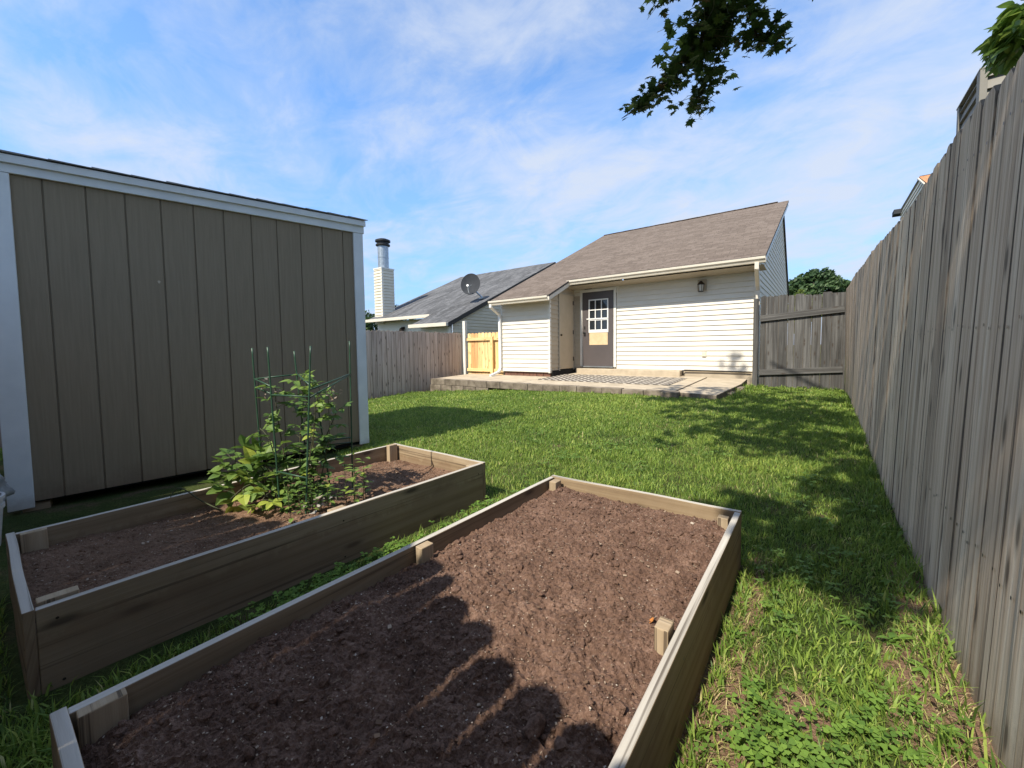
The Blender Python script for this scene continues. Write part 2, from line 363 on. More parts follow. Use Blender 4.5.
def cull(x, y, z, mg=160):
    d = np.stack([x, y, z - 1.0], 1) @ CR.T
    zz = np.where(d[:, 2] > .15, d[:, 2], .15); px = CX + FPX * d[:, 0] / zz; py = CY + FPX * d[:, 1] / zz
    return (d[:, 2] > .15) & (px > -mg) & (px < 1024 + mg) & (py < 768 + 120), d[:, 2]
def blades(name, mat, x, y, L, W, bend, tint, hz=0):
    n = len(x); th = rng.uniform(0, 2 * np.pi, n); dx, dy = np.cos(th), np.sin(th)
    # blade width axis is random relative to lean
    ph = th + np.pi / 2 + rng.normal(0, .5, n); wx, wy = np.cos(ph) * W / 2, np.sin(ph) * W / 2
    z = gz_np(x, y) - .004 + hz
    P = np.zeros((n, 5, 3), np.float32)
    hm = L * (1 - .25 * bend); f1 = L * bend * .32; f2 = L * bend * .95; h2 = L * np.sqrt(np.clip(1 - (bend * .95) ** 2, .05, 1)) * .95
    P[:, 0] = np.stack([x - wx, y - wy, z], 1); P[:, 1] = np.stack([x + wx, y + wy, z], 1)
    P[:, 2] = np.stack([x + dx * f1 + wx * .85, y + dy * f1 + wy * .85, z + hm * .58], 1); P[:, 3] = np.stack([x + dx * f1 - wx * .85, y + dy * f1 - wy * .85, z + hm * .58], 1)
    P[:, 4] = np.stack([x + dx * f2, y + dy * f2, z + h2], 1)
    me = bpy.data.meshes.new(name); me.vertices.add(n * 5); me.vertices.foreach_set('co', P.ravel())
    me.loops.add(n * 7); me.polygons.add(n * 2)
    idx = (np.arange(n)[:, None] * 5 + np.array([0, 1, 2, 3, 3, 2, 4])[None]).astype(np.int32)
    me.loops.foreach_set('vertex_index', idx.ravel())
    st = (np.arange(n)[:, None] * 7 + np.array([0, 4])[None]).astype(np.int32)
    me.polygons.foreach_set('loop_start', st.ravel())
    me.update(calc_edges=True); me.validate()
    a = me.attributes.new('rnd', 'FLOAT', 'POINT'); a.data.foreach_set('value', np.repeat(tint, 5).astype(np.float32))
    me.materials.append(mat); me.polygons.foreach_set('use_smooth', np.ones(len(me.polygons), bool))
    o = bpy.data.objects.new(name, me); C.objects.link(o); return o
def vnoise(x, y, s, seed=0):
    X = x * s + seed * 17.3; Y = y * s + seed * 7.7; xi = np.floor(X).astype(int); yi = np.floor(Y).astype(int); fx = X - xi; fy = Y - yi
    h = lambda a, b: np.modf(np.abs(np.sin(a * 127.1 + b * 311.7 + seed) * 43758.5453))[0]
    fx = fx * fx * (3 - 2 * fx); fy = fy * fy * (3 - 2 * fy)
    return (h(xi, yi) * (1 - fx) + h(xi + 1, yi) * fx) * (1 - fy) + (h(xi, yi + 1) * (1 - fx) + h(xi + 1, yi + 1) * fx) * fy
X0, X1, Y0, Y1 = -8.9, .36, -.6, 9.95
N = 1500000
x = rng.uniform(X0, X1, N); y = rng.uniform(Y0, Y1, N)
ok = lawn_mask(x, y); x, y = x[ok], y[ok]
vis, d = cull(x, y, gz_np(x, y)); x, y, d = x[vis], y[vis], d[vis]
base_rho = N / ((X1 - X0) * (Y1 - Y0))
want = np.where(d < 2.2, 14500, np.where(d < 4, 11000, np.clip(11000 * (4 / d) ** 1.25, 3600, 11000)))
keep = rng.uniform(0, 1, len(x)) < want / base_rho
dens = np.ones(len(x))
for (bx, by, rx, ry) in BARE:
    q = ((x - bx) / rx) ** 2 + ((y - by) / ry) ** 2; dens = np.minimum(dens, np.clip((q + .5 * vnoise(x, y, 14, 3) - .55) / .8, .02, 1))
cl = vnoise(x, y, 5, 1) * .6 + vnoise(x, y, 13, 2) * .4
dens *= np.clip(.35 + cl * 1.3, .25, 1)
keep &= rng.uniform(0, 1, len(x)) < dens
x, y, d, cl = x[keep], y[keep], d[keep], cl[keep]; n = len(x)
big = vnoise(x, y, .9, 5); mid = vnoise(x, y, 3.1, 6)
broad = rng.uniform(0, 1, n) < (.10 + .25 * (mid > .55))
L = rng.uniform(.020, .052, n) * (.75 + .6 * cl) * np.where(broad, 1.15, 1.0)
W = np.where(broad, rng.uniform(.0045, .008, n), rng.uniform(.0018, .0036, n)) * np.clip(d / 3.0, 1, 3.2)
bend = np.clip(rng.normal(.62, .22, n), .05, .98)
tint = np.clip(rng.normal(.45, .2, n) + (big - .5) * .22 + (mid - .5) * .25, 0, .88)
dry = rng.uniform(0, 1, n); tint = np.where(dry < .02 + .05 * (mid < .36) + .015 * ((x > -.25) & (y < 2.6)), rng.uniform(.88, 1, n), tint)
o = blades('grass', M['grass'], x, y, L, W, bend, tint)
tag(o, 'short mixed green lawn grass with dry yellow blades', 'grass', kind='stuff')
# taller coarse tufts by the fence, the bed sides and the patio edge
tx, ty, tl = [], [], []
def tuft(cx, cy, k, r, l):
    a = rng.uniform(0, 6.28, k); q = r * np.sqrt(rng.uniform(0, 1, k)); tx.extend(cx + np.cos(a) * q); ty.extend(cy + np.sin(a) * q); tl.extend(rng.uniform(.5, 1, k) * l)
for i in range(150): tuft(.31 + rng.normal(0, .03), rng.uniform(1.3, 9.5), 14, .05, rng.uniform(.07, .15))
for i in range(110): tuft(rng.uniform(-.22, .3), rng.uniform(1.0, 4.2), 9, .04, rng.uniform(.04, .085))
for i in range(60): tuft(-.235 + abs(rng.normal(0, .02)), rng.uniform(.7, 2.0), 7, .02, rng.uniform(.05, .10))
for i in range(110): tuft(rng.uniform(-1.68, -1.29), rng.uniform(.05, 2.1), 8, .03, rng.uniform(.05, .11))
for i in range(60): tuft(rng.uniform(-8.6, -2), 7.22 + rng.normal(0, .02), 9, .05, rng.uniform(.06, .12))
for i in range(40): tuft(rng.uniform(-1.24, -1.05), rng.uniform(7.4, 9.8), 12, .06, rng.uniform(.1, .2))
for i in range(50): tuft(rng.uniform(-1.9, -1.2), rng.uniform(-.4, .1), 8, .04, rng.uniform(.06, .14))
for i in range(40): tuft(-8.72 + abs(rng.normal(0, .03)), rng.uniform(4.5, 7.3), 10, .05, rng.uniform(.07, .14))
for i in range(30): tuft(rng.uniform(-1.0, .3), 9.85 + rng.normal(0, .03), 10, .05, rng.uniform(.07, .14))
tx, ty, tl = map(np.array, (tx, ty, tl)); n = len(tx)
dd = np.maximum(1.2, np.hypot(tx, ty))
o = blades('coarse_grass', M['grass'], tx, ty, tl, rng.uniform(.003, .0075, n) * np.clip(dd / 3.5, 1, 2.5), np.clip(rng.normal(.6, .2, n), .1, .95), np.clip(rng.normal(.45, .2, n), 0, .95))
tag(o, 'longer coarse grass tufts along the fence and bed sides', 'grass', kind='stuff')
# dead straw lying on the bare earth
sx, sy = [], []
for (bx, by, rx, ry) in BARE:
    k = int(520 * rx * ry / .05); sx.extend(bx + rng.normal(0, rx * .6, k)); sy.extend(by + rng.normal(0, ry * .6, k))
sx, sy = np.array(sx), np.array(sy); okm = lawn_mask(sx, sy); sx, sy = sx[okm], sy[okm]; n = len(sx)
o = blades('straw', M['grass'], sx, sy, rng.uniform(.02, .07, n), rng.uniform(.0015, .003, n), rng.uniform(.93, .99, n), rng.uniform(.9, 1, n), .004)
tag(o, 'dead straw lying on bare earth near the tall fence', 'straw', kind='stuff')
# clover patches
b = MB()
def clover(cx, cy, k, r):
    for i in range(k):
        px = cx + random.gauss(0, r); py = cy + random.gauss(0, r)
        if not bool(lawn_mask(np.array([px]), np.array([py]))[0]): continue
        h = random.uniform(.025, .06); z0 = gz(px, py); a0 = random.uniform(0, 6.28); s = random.uniform(.007, .0125); t = random.random()
        b.faces([(px - .0007, py, z0), (px + .0007, py, z0), (px, py, z0 + h)], [(0, 1, 2)], None, t)
        for j in range(3):
            a = a0 + j * 2.094; u = Vector((math.cos(a), math.sin(a), random.uniform(-.25, .35))).normalized(); w = Vector((-math.sin(a), math.cos(a), random.uniform(-.2, .2)))
            c = Vector((px, py, z0 + h))
            b.faces([c, c + u * s * .8 + w * s * .62, c + u * s * 1.5 + w * s * .62, c + u * s * 1.42, c + u * s * 1.5 - w * s * .62, c + u * s * .8 - w * s * .62], [(0, 1, 2, 3), (0, 3, 4, 5)], None, t)
for i in range(11): clover(random.uniform(-.18, .15), random.uniform(.95, 1.3), 18, .05)
for i in range(12): clover(random.uniform(-.2, .28), random.uniform(1.3, 3.6), 14, .05)
for i in range(30): clover(random.uniform(-1.66, -1.3), random.uniform(.5, 2.2), 26, .05)
for i in range(14): clover(random.uniform(-3.5, -.6), random.uniform(2.2, 4.0), 26, .07)
o = b.build('clover', M['clover'], uv=False); tag(o, 'bright green clover patches in the lawn', 'clover', kind='stuff')

def rosettes(b):
    for i in range(130):
        if i < 34: px, py = random.uniform(-.2, .3), random.uniform(1.0, 3.2)
        elif i < 90: px, py = random.uniform(-1.66, -1.3), random.uniform(.2, 2.2)
        else: px, py = random.uniform(-4, .2), random.uniform(2.2, 6)
        if not bool(lawn_mask(np.array([px]), np.array([py]))[0]): continue
        z0 = gz(px, py); t = random.uniform(.2, .8)
        for j in range(random.randint(5, 9)):
            a = random.uniform(0, 6.28); l = random.uniform(.02, .042)
            oval_leaf(b, Vector((px, py, z0 + random.uniform(.01, .03))), l, l * random.uniform(.3, .5), (math.cos(a), math.sin(a), random.uniform(.1, .7)), (0, 0, 1), min(1, max(0, t + random.gauss(0, .1))), .2, .45)
# ------------------------------------------------------------------ raised beds
def raised_bed(cor, zr, label, zb, posts):
    nl, nr, fr, fl = [Vector((*c, 0)) for c in cor]; t = .025
    root = thing('raised_bed', ((nl.x + nr.x) / 2, (nl.y + fl.y) / 2, 0), label, 'raised bed', 'wooden raised garden beds')
    def board(p, q, inward, name, r, dz=0.0, e0=0.0, e1=0.0):
        d = (q - p).normalized(); p = p + d * e0; q = q - d * e1; k = 14; m_ = MB(); n_in = inward.normalized() * t
        pts = []
        for i in range(k + 1):      # slightly bowed, slightly uneven board
            f = i / k; c = p.lerp(q, f); w = .004 * noise.noise((f * 2.3, r * 9, 0)); o_ = n_in.normalized() * w; top = zr + dz + .005 * noise.noise((f * 3, r * 5, 4))
            pts.append([c + o_ + Vector((0, 0, zb)), c + o_ + n_in + Vector((0, 0, zb)), c + o_ + n_in + Vector((0, 0, top)), c + o_ + Vector((0, 0, top))])
        V = [x for g in pts for x in g]
        side = []; topf = []
        for i in range(k):
            A = i * 4; B = A + 4
            side += [(A, B, B + 3, A + 3), (A + 1, A + 2, B + 2, B + 1), (A, A + 1, B + 1, B)]; topf.append((A + 3, B + 3, B + 2, A + 2))
        side += [(0, 3, 2, 1), (k * 4, k * 4 + 1, k * 4 + 2, k * 4 + 3)]
        m_.faces(V, side + topf, tuple(d), r)
        m_.mi = [0] * len(side) + [1] * len(topf)
        for f in (.025, .5, .975):
            for z in (zb + .09, zr - .055):
                w = .004 * noise.noise((f * 2.3, r * 9, 0)); nn = n_in.normalized(); c = p.lerp(q, f) + nn * (w - .0012) + Vector((0, 0, z + random.uniform(-.01, .01))) + d * random.uniform(-.008, .008)
                ps = [c + d * .0042 * math.cos(a) + Vector((0, 0, .0042 * math.sin(a))) for a in np.linspace(0, 6.283, 9)[:-1]]
                if (ps[1] - ps[0]).cross(ps[2] - ps[1]).dot(nn) > 0: ps = ps[::-1]
                m_.poly(ps, None, 0, 2)
        o = m_.build(name, [M['bed'], M['bed_top'], M['bronze']], root, bevel=.003); return o
    cx = (nl + nr + fr + fl) / 4
    def inn(p, q): d = (q - p).normalized(); n = Vector((-d.y, d.x, 0)); return n if n.dot(cx - p) > 0 else -n
    board(nl, nr, inn(nl, nr), 'end_board', .13); board(fl, fr, inn(fl, fr), 'end_board', .37)
    board(nl, fl, inn(nl, fl), 'side_board', .59, -.004, t + .001, t + .001); board(nr, fr, inn(nr, fr), 'side_board', .83, -.003, t + .001, t + .001)
    for i, (px, py, sx_, sy_) in enumerate(posts):
        top = [.001, -.002, -.004, .010, -.012][i]
        m_ = MB(); m_.box((px - sx_ / 2, py - sy_ / 2, zb), (px + sx_ / 2, py + sy_ / 2, zr + top), (0, 0, 1), i * .17 + .05)
        m_.build('post', M['post_wood'], root, bevel=.003)
    return root
raised_bed([(-1.245, .045), (-.252, .055), (-.268, 2.03), (-1.228, 1.985)], .26, 'wooden raised bed filled only with bare dark soil', -.03,
           [(-1.196, .118, .030, .075), (-1.182, .985, .036, .058), (-1.166, 1.908, .042, .06), (-.313, 1.055, .036, .055), (-.326, 1.94, .042, .04)])
raised_bed([(-2.655, .02), (-1.792, .03), (-1.722, 1.955), (-2.665, 1.95)], .26, 'wooden raised bed with berry bush and wire cage beside shed', -.06,
           [(-1.855, .105, .04, .088), (-2.61, .095, .03, .075), (-1.80, .98, .04, .075), (-2.604, 1.875, .04, .07), (-1.784, 1.88, .04, .05)])

def soil_obj(name, x0, x1, y0, y1, hf, mat, label, step=.006, clods=15000, chips=7000, cs=(.0017, .015), skew=(0, 0)):
    nx = int((x1 - x0) / step); ny = int((y1 - y0) / step); b = MB(); V = []
    for j in range(ny + 1):
        yy = y0 + (y1 - y0) * j / ny
        for i in range(nx + 1):
            xx = x0 + (x1 - x0) * i / nx + skew[0] * (yy - y0) / (y1 - y0) * (i / nx); V.append((xx, yy, hf(xx, yy)))
    b.faces(V, [(j * (nx + 1) + i, j * (nx + 1) + i + 1, (j + 1) * (nx + 1) + i + 1, (j + 1) * (nx + 1) + i) for j in range(ny) for i in range(nx)])
    # skirt down into the box so that the soil has depth
    import bmesh
    bm = bmesh.new(); bmesh.ops.create_icosphere(bm, subdivisions=1, radius=1); ico = [v.co.copy() for v in bm.verts]; icf = [tuple(v.index for v in f.verts) for f in bm.faces]; bm.free()
    for k in range(clods):
        xx = random.uniform(x0 + .02, x1 - .02); yy = random.uniform(y0 + .02, y1 - .02)
        if noise.noise((xx * 5, yy * 5, 3)) < random.uniform(-.7, .2): continue
        s = cs[0] * (random.random() ** -.42); s = min(s, cs[1] * (1.7 if random.random() < .02 else 1)); o_ = Vector((random.random() * 90, 0, 0))
        z = hf(xx, yy) + s * .15; sc = Vector((random.uniform(.7, 1.3), random.uniform(.7, 1.3), random.uniform(.5, .9)))
        b.faces([Vector((xx, yy, z)) + Vector((c.x * sc.x, c.y * sc.y, c.z * sc.z)) * s * (1 + .45 * noise.noise(c * 1.3 + o_)) for c in ico], icf)
    for k in range(chips):
        xx = random.uniform(x0 + .02, x1 - .02); yy = random.uniform(y0 + .02, y1 - .02); z = hf(xx, yy) + .003
        l = random.uniform(.0009, .0026) * (2.6 if random.random() < .025 else 1); w = l * random.uniform(.35, .8); a = random.uniform(0, 3.14); u = Vector((math.cos(a), math.sin(a), random.uniform(-.35, .35))) * l; v_ = Vector((-math.sin(a), math.cos(a), random.uniform(-.3, .3))) * w
        c = Vector((xx, yy, z)); tk = Vector((0, 0, w * .5))
        b.hexa([c - u - v_, c + u - v_, c + u + v_, c - u + v_], [c - u - v_ + tk, c + u * .8 - v_ + tk, c + u + v_ * .8 + tk, c - u + v_ + tk], None, random.random(), 1)
    o = b.build(name, [mat, M['chip']], uv=False, smooth=False); return tag(o, label, 'soil', kind='stuff')
def h_near(x, y):
    p = Vector((x, y, 0)); n = noise.noise
    e = min(x + 1.21, -.30 - x, y - .08, 1.99 - y)
    h = .205 + .024 * n(p * 2.1) + .016 * n(p * 7 + Vector((3, 0, 0))) + .014 * abs(n(p * 17)) + .013 * abs(n(p * 37)) + .010 * n(p * 62) + .008 * n(p * 120)
    return h + .008 * sm(e / .2) - .018 * (1 - sm(e / .07))
def h_dry(x, y):
    p = Vector((x, y, 5)); n = noise.noise
    h = .165 + .022 * n(p * 2.3) + .010 * n(p * 9) + .006 * abs(n(p * 26)) + .006 * n(p * 60) + .003 * n(p * 120)
    return h + (-.02 * sm((y - 1.3) / .5))
soil_obj('soil', -1.212, -.285, .078, 1.998, h_near, M['soil'], 'dark lumpy soil filling the empty raised bed')
soil_obj('soil', -2.63, -1.825, .052, 1.92, h_dry, M['soil_dry'], 'reddish dry soil in the raised bed under the berry bush', .0085, 7000, 7000, (.0018, .007), (.07, 0))

# a stone-like clod and one orange leaf on the soil
def pebble(name, c, s, sc, label, mat, cat):
    import bmesh
    bm = bmesh.new(); bmesh.ops.create_icosphere(bm, subdivisions=3, radius=1); b = MB()
    b.faces([Vector(c) + Vector((v.co.x * sc[0], v.co.y * sc[1], v.co.z * sc[2])) * s * (1 + .3 * noise.noise(v.co * 1.6 + Vector(c) * 9) + .08 * noise.noise(v.co * 5)) for v in bm.verts], [tuple(v.index for v in f.verts) for f in bm.faces]); bm.free()
    return tag(b.build(name, mat, uv=False, smooth=True, origin=c), label, cat)
pebble('soil_clod', (-.452, .655, h_near(-.452, .655) + .012), .022, (.75, 1.35, .8), 'large oblong soil clod lying near the right front of the bare bed', M['soil'], 'clod')
b = MB(); c = Vector((-.365, 1.11, h_near(-.365, 1.11) + .006))
b.faces([c + Vector(p) for p in [(0, -.013, 0), (.006, -.004, .004), (.005, .008, .006), (0, .015, .003), (-.005, .007, 0), (-.006, -.004, 0), (0, 0, -.001)]], [(0, 1, 6), (1, 2, 6), (2, 3, 6), (3, 4, 6), (4, 5, 6), (5, 0, 6)], None, .5)
tag(b.build('fallen_leaf', M['orange_leaf'], uv=False, origin=c), 'small orange dead leaf lying on the dark soil', 'leaf')

# ------------------------------------------------------------------ shed
SA = Vector((-4.05, .165, 0)); SU = Vector((.138, .990, 0)).normalized(); SN = Vector((.990, -.138, 0)).normalized(); UP = Vector((0, 0, 1))
def sp(u, w, z): return SA + SU * u + SN * w + UP * z
def sbox(b, u0, u1, w0, w1, z0, z1, along=None, r=0, z0b=None, z1b=None, mi=0):
    z0b = z0 if z0b is None else z0b; z1b = z1 if z1b is None else z1b
    b.hexa([sp(u0, w0, z0), sp(u0, w1, z0), sp(u1, w1, z0b), sp(u1, w0, z0b)][::-1], [sp(u0, w0, z1), sp(u0, w1, z1), sp(u1, w1, z1b), sp(u1, w0, z1b)][::-1], along, r, mi)
zb_ = lambda u: .040 + .011 * u
zt_ = lambda u: 2.125 + .021 * u
shed = thing('shed', sp(1.1, -1.1, -.1), 'taupe grooved wood shed with pale trim and low shingle roof', 'shed')
b = MB(); gr = [-.02] + [.13 + .1935 * i for i in range(11)] + [2.2]
for i in range(len(gr) - 1):
    a0, a1 = gr[i] + .005, gr[i + 1] - .005; n = 6
    for k in range(n):
        u0 = a0 + (a1 - a0) * k / n; u1 = a0 + (a1 - a0) * (k + 1) / n
        b.poly([sp(u0, 0, zb_(u0)), sp(u1, 0, zb_(u1)), sp(u1, 0, zt_(u1)), sp(u0, 0, zt_(u0))], (0, 0, 1), i * .071)
    for (p_, q_, w0, w1) in ((a1, a1 + .002, 0, -.009), (a1 + .002, a1 + .008, -.009, -.009), (a1 + .008, a1 + .010, -.009, 0)):
        b.poly([sp(p_, w0, zb_(p_)), sp(q_, w1, zb_(q_)), sp(q_, w1, zt_(q_)), sp(p_, w0, zt_(p_))], (0, 0, 1), .5)
b.build('wall', M['shed_paint'], shed)
b = MB()   # the other three walls, gables included
for u0, u1 in ((-.06, -.03), (2.22, 2.25)):
    pts = [(-.02, .05), (-2.15, .05), (-2.15, 2.13), (-1.07, 2.36), (-.02, 2.13)]
    A = [sp(u0, w, z) for w, z in pts]; B = [sp(u1, w, z) for w, z in pts]; k = len(pts)
    b.faces(A + B, [tuple(range(k)), tuple(range(2 * k - 1, k - 1, -1))] + [(i, (i + 1) % k, k + (i + 1) % k, k + i)[::-1] for i in range(k)], (0, 0, 1), .3)
sbox(b, -.06, 2.25, -2.18, -2.152, .05, 2.13, (0, 0, 1), .7)
b.build('wall', M['shed_paint'], shed)
for (u0, u1) in ((-.115, -.002), (2.165, 2.262)):
    b = MB(); sbox(b, u0, u1, .001, .022, zb_(u0) - .035, zt_(u0) - .005, (0, 0, 1), u0, zb_(u1) - .035, zt_(u1) - .005)
    sbox(b, u0 if u0 < 0 else u1 - .02, u0 + .02 if u0 < 0 else u1, -.10, .0, zb_(u0) - .035, zt_(u0) - .005, (0, 0, 1), u0 + .3)
    b.build('corner_trim', M['shed_trim'], shed, bevel=.003)
b = MB(); sbox(b, -.18, 2.275, .002, .024, 2.118, 2.178, tuple(SU), .1, 2.170, 2.245); b.build('fascia', M['shed_trim'], shed, bevel=.003)
b = MB(); sbox(b, -.20, 2.285, .026, .046, 2.172, 2.222, tuple(SU), .2, 2.240, 2.293); b.build('fascia', M['shed_trim'], shed, bevel=.003)
b = MB(); n = 13   # roof: shingle courses whose butt edges make a slightly ragged eave
for sgn in (0, 1):
    for i in range(n):
        u0 = -.22 + 2.52 * i / n; u1 = -.22 + 2.52 * (i + 1) / n + .004; e = .008 * noise.noise((i * 1.7, sgn, 0)); z_ = lambda u: 2.228 + .029 * (u + .2)
        th = .010 + .004 * noise.noise((i * 2.3, 4, sgn))
        we, zr_ = (.06 + e, 0) if sgn == 0 else (-2.21 - e, 0)
        P = [sp(u0, we, z_(u0)), sp(u1, we, z_(u1)), sp(u1, -1.07, z_(u1) + .20), sp(u0, -1.07, z_(u0) + .20)]
        T = [p + UP * th for p in P]; T[1] = T[1] - UP * .005; 
        if sgn == 0: P = P[::-1]; T = T[::-1]; P = P[::-1]; T = T[::-1]
        b.hexa(P, T, None, random.random())
b.build('roof', M['shed_shingle'], shed)
for u0_ in (-.06, 1.0, 2.1): b = MB(); sbox(b, u0_, u0_ + .12, -.16, -.03, -.2, .038 + .01 * u0_, None, .2); b.build('skid', M['post_wood'], shed)
b = MB(); sbox(b, -.03, 2.2, -2.1, -.02, .03, .05); b.build('floor', M['dark'], shed)
b = MB(); q_ = sp(.677, .0015, 1.525); b.poly([q_ + SU * (.008 * math.cos(a) * (1 + .3 * math.sin(3 * a))) + UP * (.011 * math.sin(a)) for a in np.linspace(0, 6.28, 11)[:-1]]); pc = b.build('paint_chip', M['siding_taupe'], shed); pc['label'] = 'small pale chipped spot on the shed wall'

# ------------------------------------------------------------------ siding helper
def siding(b, p0, u, n, L, z0, z1, lap=.115, top=None, lip=.024, z0f=None):
    """lap siding in the plane through p0 along u facing n; top(z) -> (umin, umax) clip of a course"""
    p0 = Vector(p0); u = Vector(u).normalized(); n = Vector(n).normalized(); z = z0
    while z < z1 - 1e-4:
        zz = min(z + lap, z1)
        a0, a1 = top(z) if top else (0, L); c0, c1 = top(zz) if top else (0, L)
        if a1 - a0 > .01:
            P = lambda t, h, o_: p0 + u * t + n * o_ + UP * (h - p0.z)
            q = [P(a0, z, lip), P(a1, z, lip), P(c1, zz, .003), P(c0, zz, .003)]
            b.poly(q, None, z); b.poly([P(a0, z, 0), P(a1, z, 0), P(a1, z, lip), P(a0, z, lip)], None, z)
        z = zz

# ------------------------------------------------------------------ main house
house = thing('house', (-3.5, 10.1, .1), 'cream sided single storey house with brown shingle roof behind the patio', 'house')
RS = .45
rz = lambda y: 2.78 + RS * (y - 9.55) if y < 15.6 else 5.5025 - .7 * (y - 15.6)
b = MB(); siding(b, (-4.26, 10.1, .42), (1, 0, 0), (0, -1, 0), 3.13, .42, 2.56)
b.build('wall', M['siding'], house)
b = MB(); siding(b, (-5.5, 10.1, .42), (1, 0, 0), (0, -1, 0), .20, .42, 2.56); b.build('wall', M['siding_taupe'], house)
b = MB(); b.box((-5.5, 10.08, 2.40), (-4.2, 10.11, 2.62)) ; b.poly([(-7.1, 10.13, .2), (-1.13, 10.13, .2), (-1.13, 10.13, 2.7), (-7.1, 10.13, 2.7)])
b.build('wall', M['siding'], house)
# gable end facing the side passage
def gtop(z):
    y0 = 10.1 if z < rz(10.1) - .05 else 9.55 + (z + .05 - 2.78) / RS; y1 = 19.3 if z < rz(19.3) - .05 else 15.6 + (5.5025 - z - .05) / .7
    return (y0 - 10.1, y1 - 10.1)
b = MB(); siding(b, (-1.12, 10.1, .3), (0, 1, 0), (1, 0, 0), 9.2, .3, 5.44, .125, gtop, .014); b.build('wall', M['siding_side'], house)
# closet bump-out: front and flank
b = MB(); siding(b, (-7.05, 8.8, .36), (1, 0, 0), (0, -1, 0), 1.53, .36, 2.30); b.build('wall', M['siding'], house)
b = MB()
siding(b, (-5.51, 8.8, .36), (0, 1, 0), (1, 0, 0), .42, .36, 2.46, .115, lambda z: (0 if z < 2.32 else (z - 2.32) / RS * 1.0, .42))
siding(b, (-5.51, 9.98, .36), (0, 1, 0), (1, 0, 0), .12, .36, 2.56); siding(b, (-5.51, 9.22, 2.42), (0, 1, 0), (1, 0, 0), .76, 2.42, 2.6, .115, lambda z: (0 if z < 2.5 else (z - 2.5) / RS, .76))
b.build('wall', M['siding_taupe'], house)
b = MB(); b.poly([(-7.06, 8.83, .2), (-7.06, 19, .2), (-7.06, 19, 2.6), (-7.06, 15.6, 5.3), (-7.06, 10.1, 2.8), (-7.06, 8.83, 2.2)]); b.build('wall', M['siding_side'], house)
for (x0, y0, x1, y1, z0, z1, mm) in ((-5.56, 8.785, -5.492, 8.85, .34, 2.28, 'trim'), (-7.09, 8.785, -7.03, 8.85, .34, 2.24, 'trim'), (-1.175, 10.083, -1.104, 10.16, .3, 2.56, 'trim')):
    b = MB(); b.box((x0, y0, z0), (x1, y1, z1)); b.build('corner_trim', M[mm], house, bevel=.004)
# closet door
cd = MB(); cd.box((-5.50, 9.24, .42), (-5.475, 9.97, 2.40)); cdo = cd.build('door', M['closet_door'], house, bevel=.004); cdo['label'] = 'plain tan closet door'
b = MB()
b.box((-5.505, 9.20, .38), (-5.468, 9.238, 2.44)); b.box((-5.505, 9.972, .38), (-5.468, 10.01, 2.44)); b.box((-5.505, 9.239, 2.402), (-5.468, 9.971, 2.44)); b.build('door_frame', M['soffit'], cdo)
for z in (.62, 1.35, 2.15): b = MB(); b.box((-5.474, 9.945, z), (-5.466, 9.985, z + .11)); b.build('hinge', M['bronze'], cdo)
b = MB(); b.lathe([(.0, .0), (.022, .0), (.026, .02), (.018, .04), (0, .045)], (-5.475, 9.30, 1.32), 12, M=Matrix.Rotation(RAD(90), 3, 'Y')); b.build('handle', M['bronze'], cdo)
# back door
dr = MB()
DX0, DX1, DZ0, DZ1, DY = -5.24, -4.345, .475, 2.47, 10.085
W0, W1, WZ0, WZ1 = -5.03, -4.50, 1.12, 2.25
def frame_rect(b, x0, x1, z0, z1, hx0, hx1, hz0, hz1, y0, y1):
    b.box((x0, y0, z0), (hx0, y1, z1)); b.box((hx1, y0, z0), (x1, y1, z1)); b.box((hx0, y0, z0), (hx1, y1, hz0)); b.box((hx0, y0, hz1), (hx1, y1, z1))
frame_rect(dr, DX0, DX1, DZ0, DZ1, W0, W1, WZ0, WZ1, DY - .02, DY + .02)
door = dr.build('door', M['door_grey'], house); door['label'] = 'charcoal back door with nine light window and paper below'
b = MB(); b.box((W0, DY - .002, WZ0), (W1, DY + .006, WZ1)); b.build('window_pane', M['glass'], door)
b = MB(); frame_rect(b, W0 - .02, W1 + .02, 1.38, WZ1 + .02, W0 + .012, W1 - .012, 1.46, WZ1 - .012, DY - .034, DY - .0205)
for i in (1, 2): xx = W0 + (W1 - W0) * i / 3; b.box((xx - .013, DY - .030, 1.461), (xx + .013, DY - .0205, WZ1 - .013))
for i in (1, 2):
    zz = 1.46 + (WZ1 - 1.46) * i / 3; hh = .02 if i == 1 else .012
    for k in range(3):
        xa = W0 + (W1 - W0) * k / 3 + .0135; xb = W0 + (W1 - W0) * (k + 1) / 3 - .0135; b.box((xa, DY - .029, zz - hh), (xb, DY - .0205, zz + hh))
b.box((W0 - .075, DY - .045, 1.735), (W1 + .012, DY - .0345, 1.765))
b.build('window_frame', M['white'], door)
b = MB(); b.box((W0 + .0, DY - .026, 1.05), (W1, DY - .0205, 1.375)); b.box((W0 + .28, DY - .0275, 1.08), (W1 - .05, DY - .0262, 1.19)); pp = b.build('paper', M['paper'], door); pp['label'] = 'tan paper covering the lower door window'
b = MB(); b.lathe([(0, 0), (.03, 0), (.03, .01), (.014, .015), (.014, .04), (.03, .05), (.028, .07), (0, .075)], (DX0 + .07, DY - .02, 1.38), 14, M=Matrix.Rotation(RAD(90), 3, 'X')); b.build('handle', M['black'], door)
b = MB(); b.box((DX0 + .05, DY - .03, 1.48), (DX0 + .09, DY - .0205, 1.56)); b.build('deadbolt', M['black'], door)
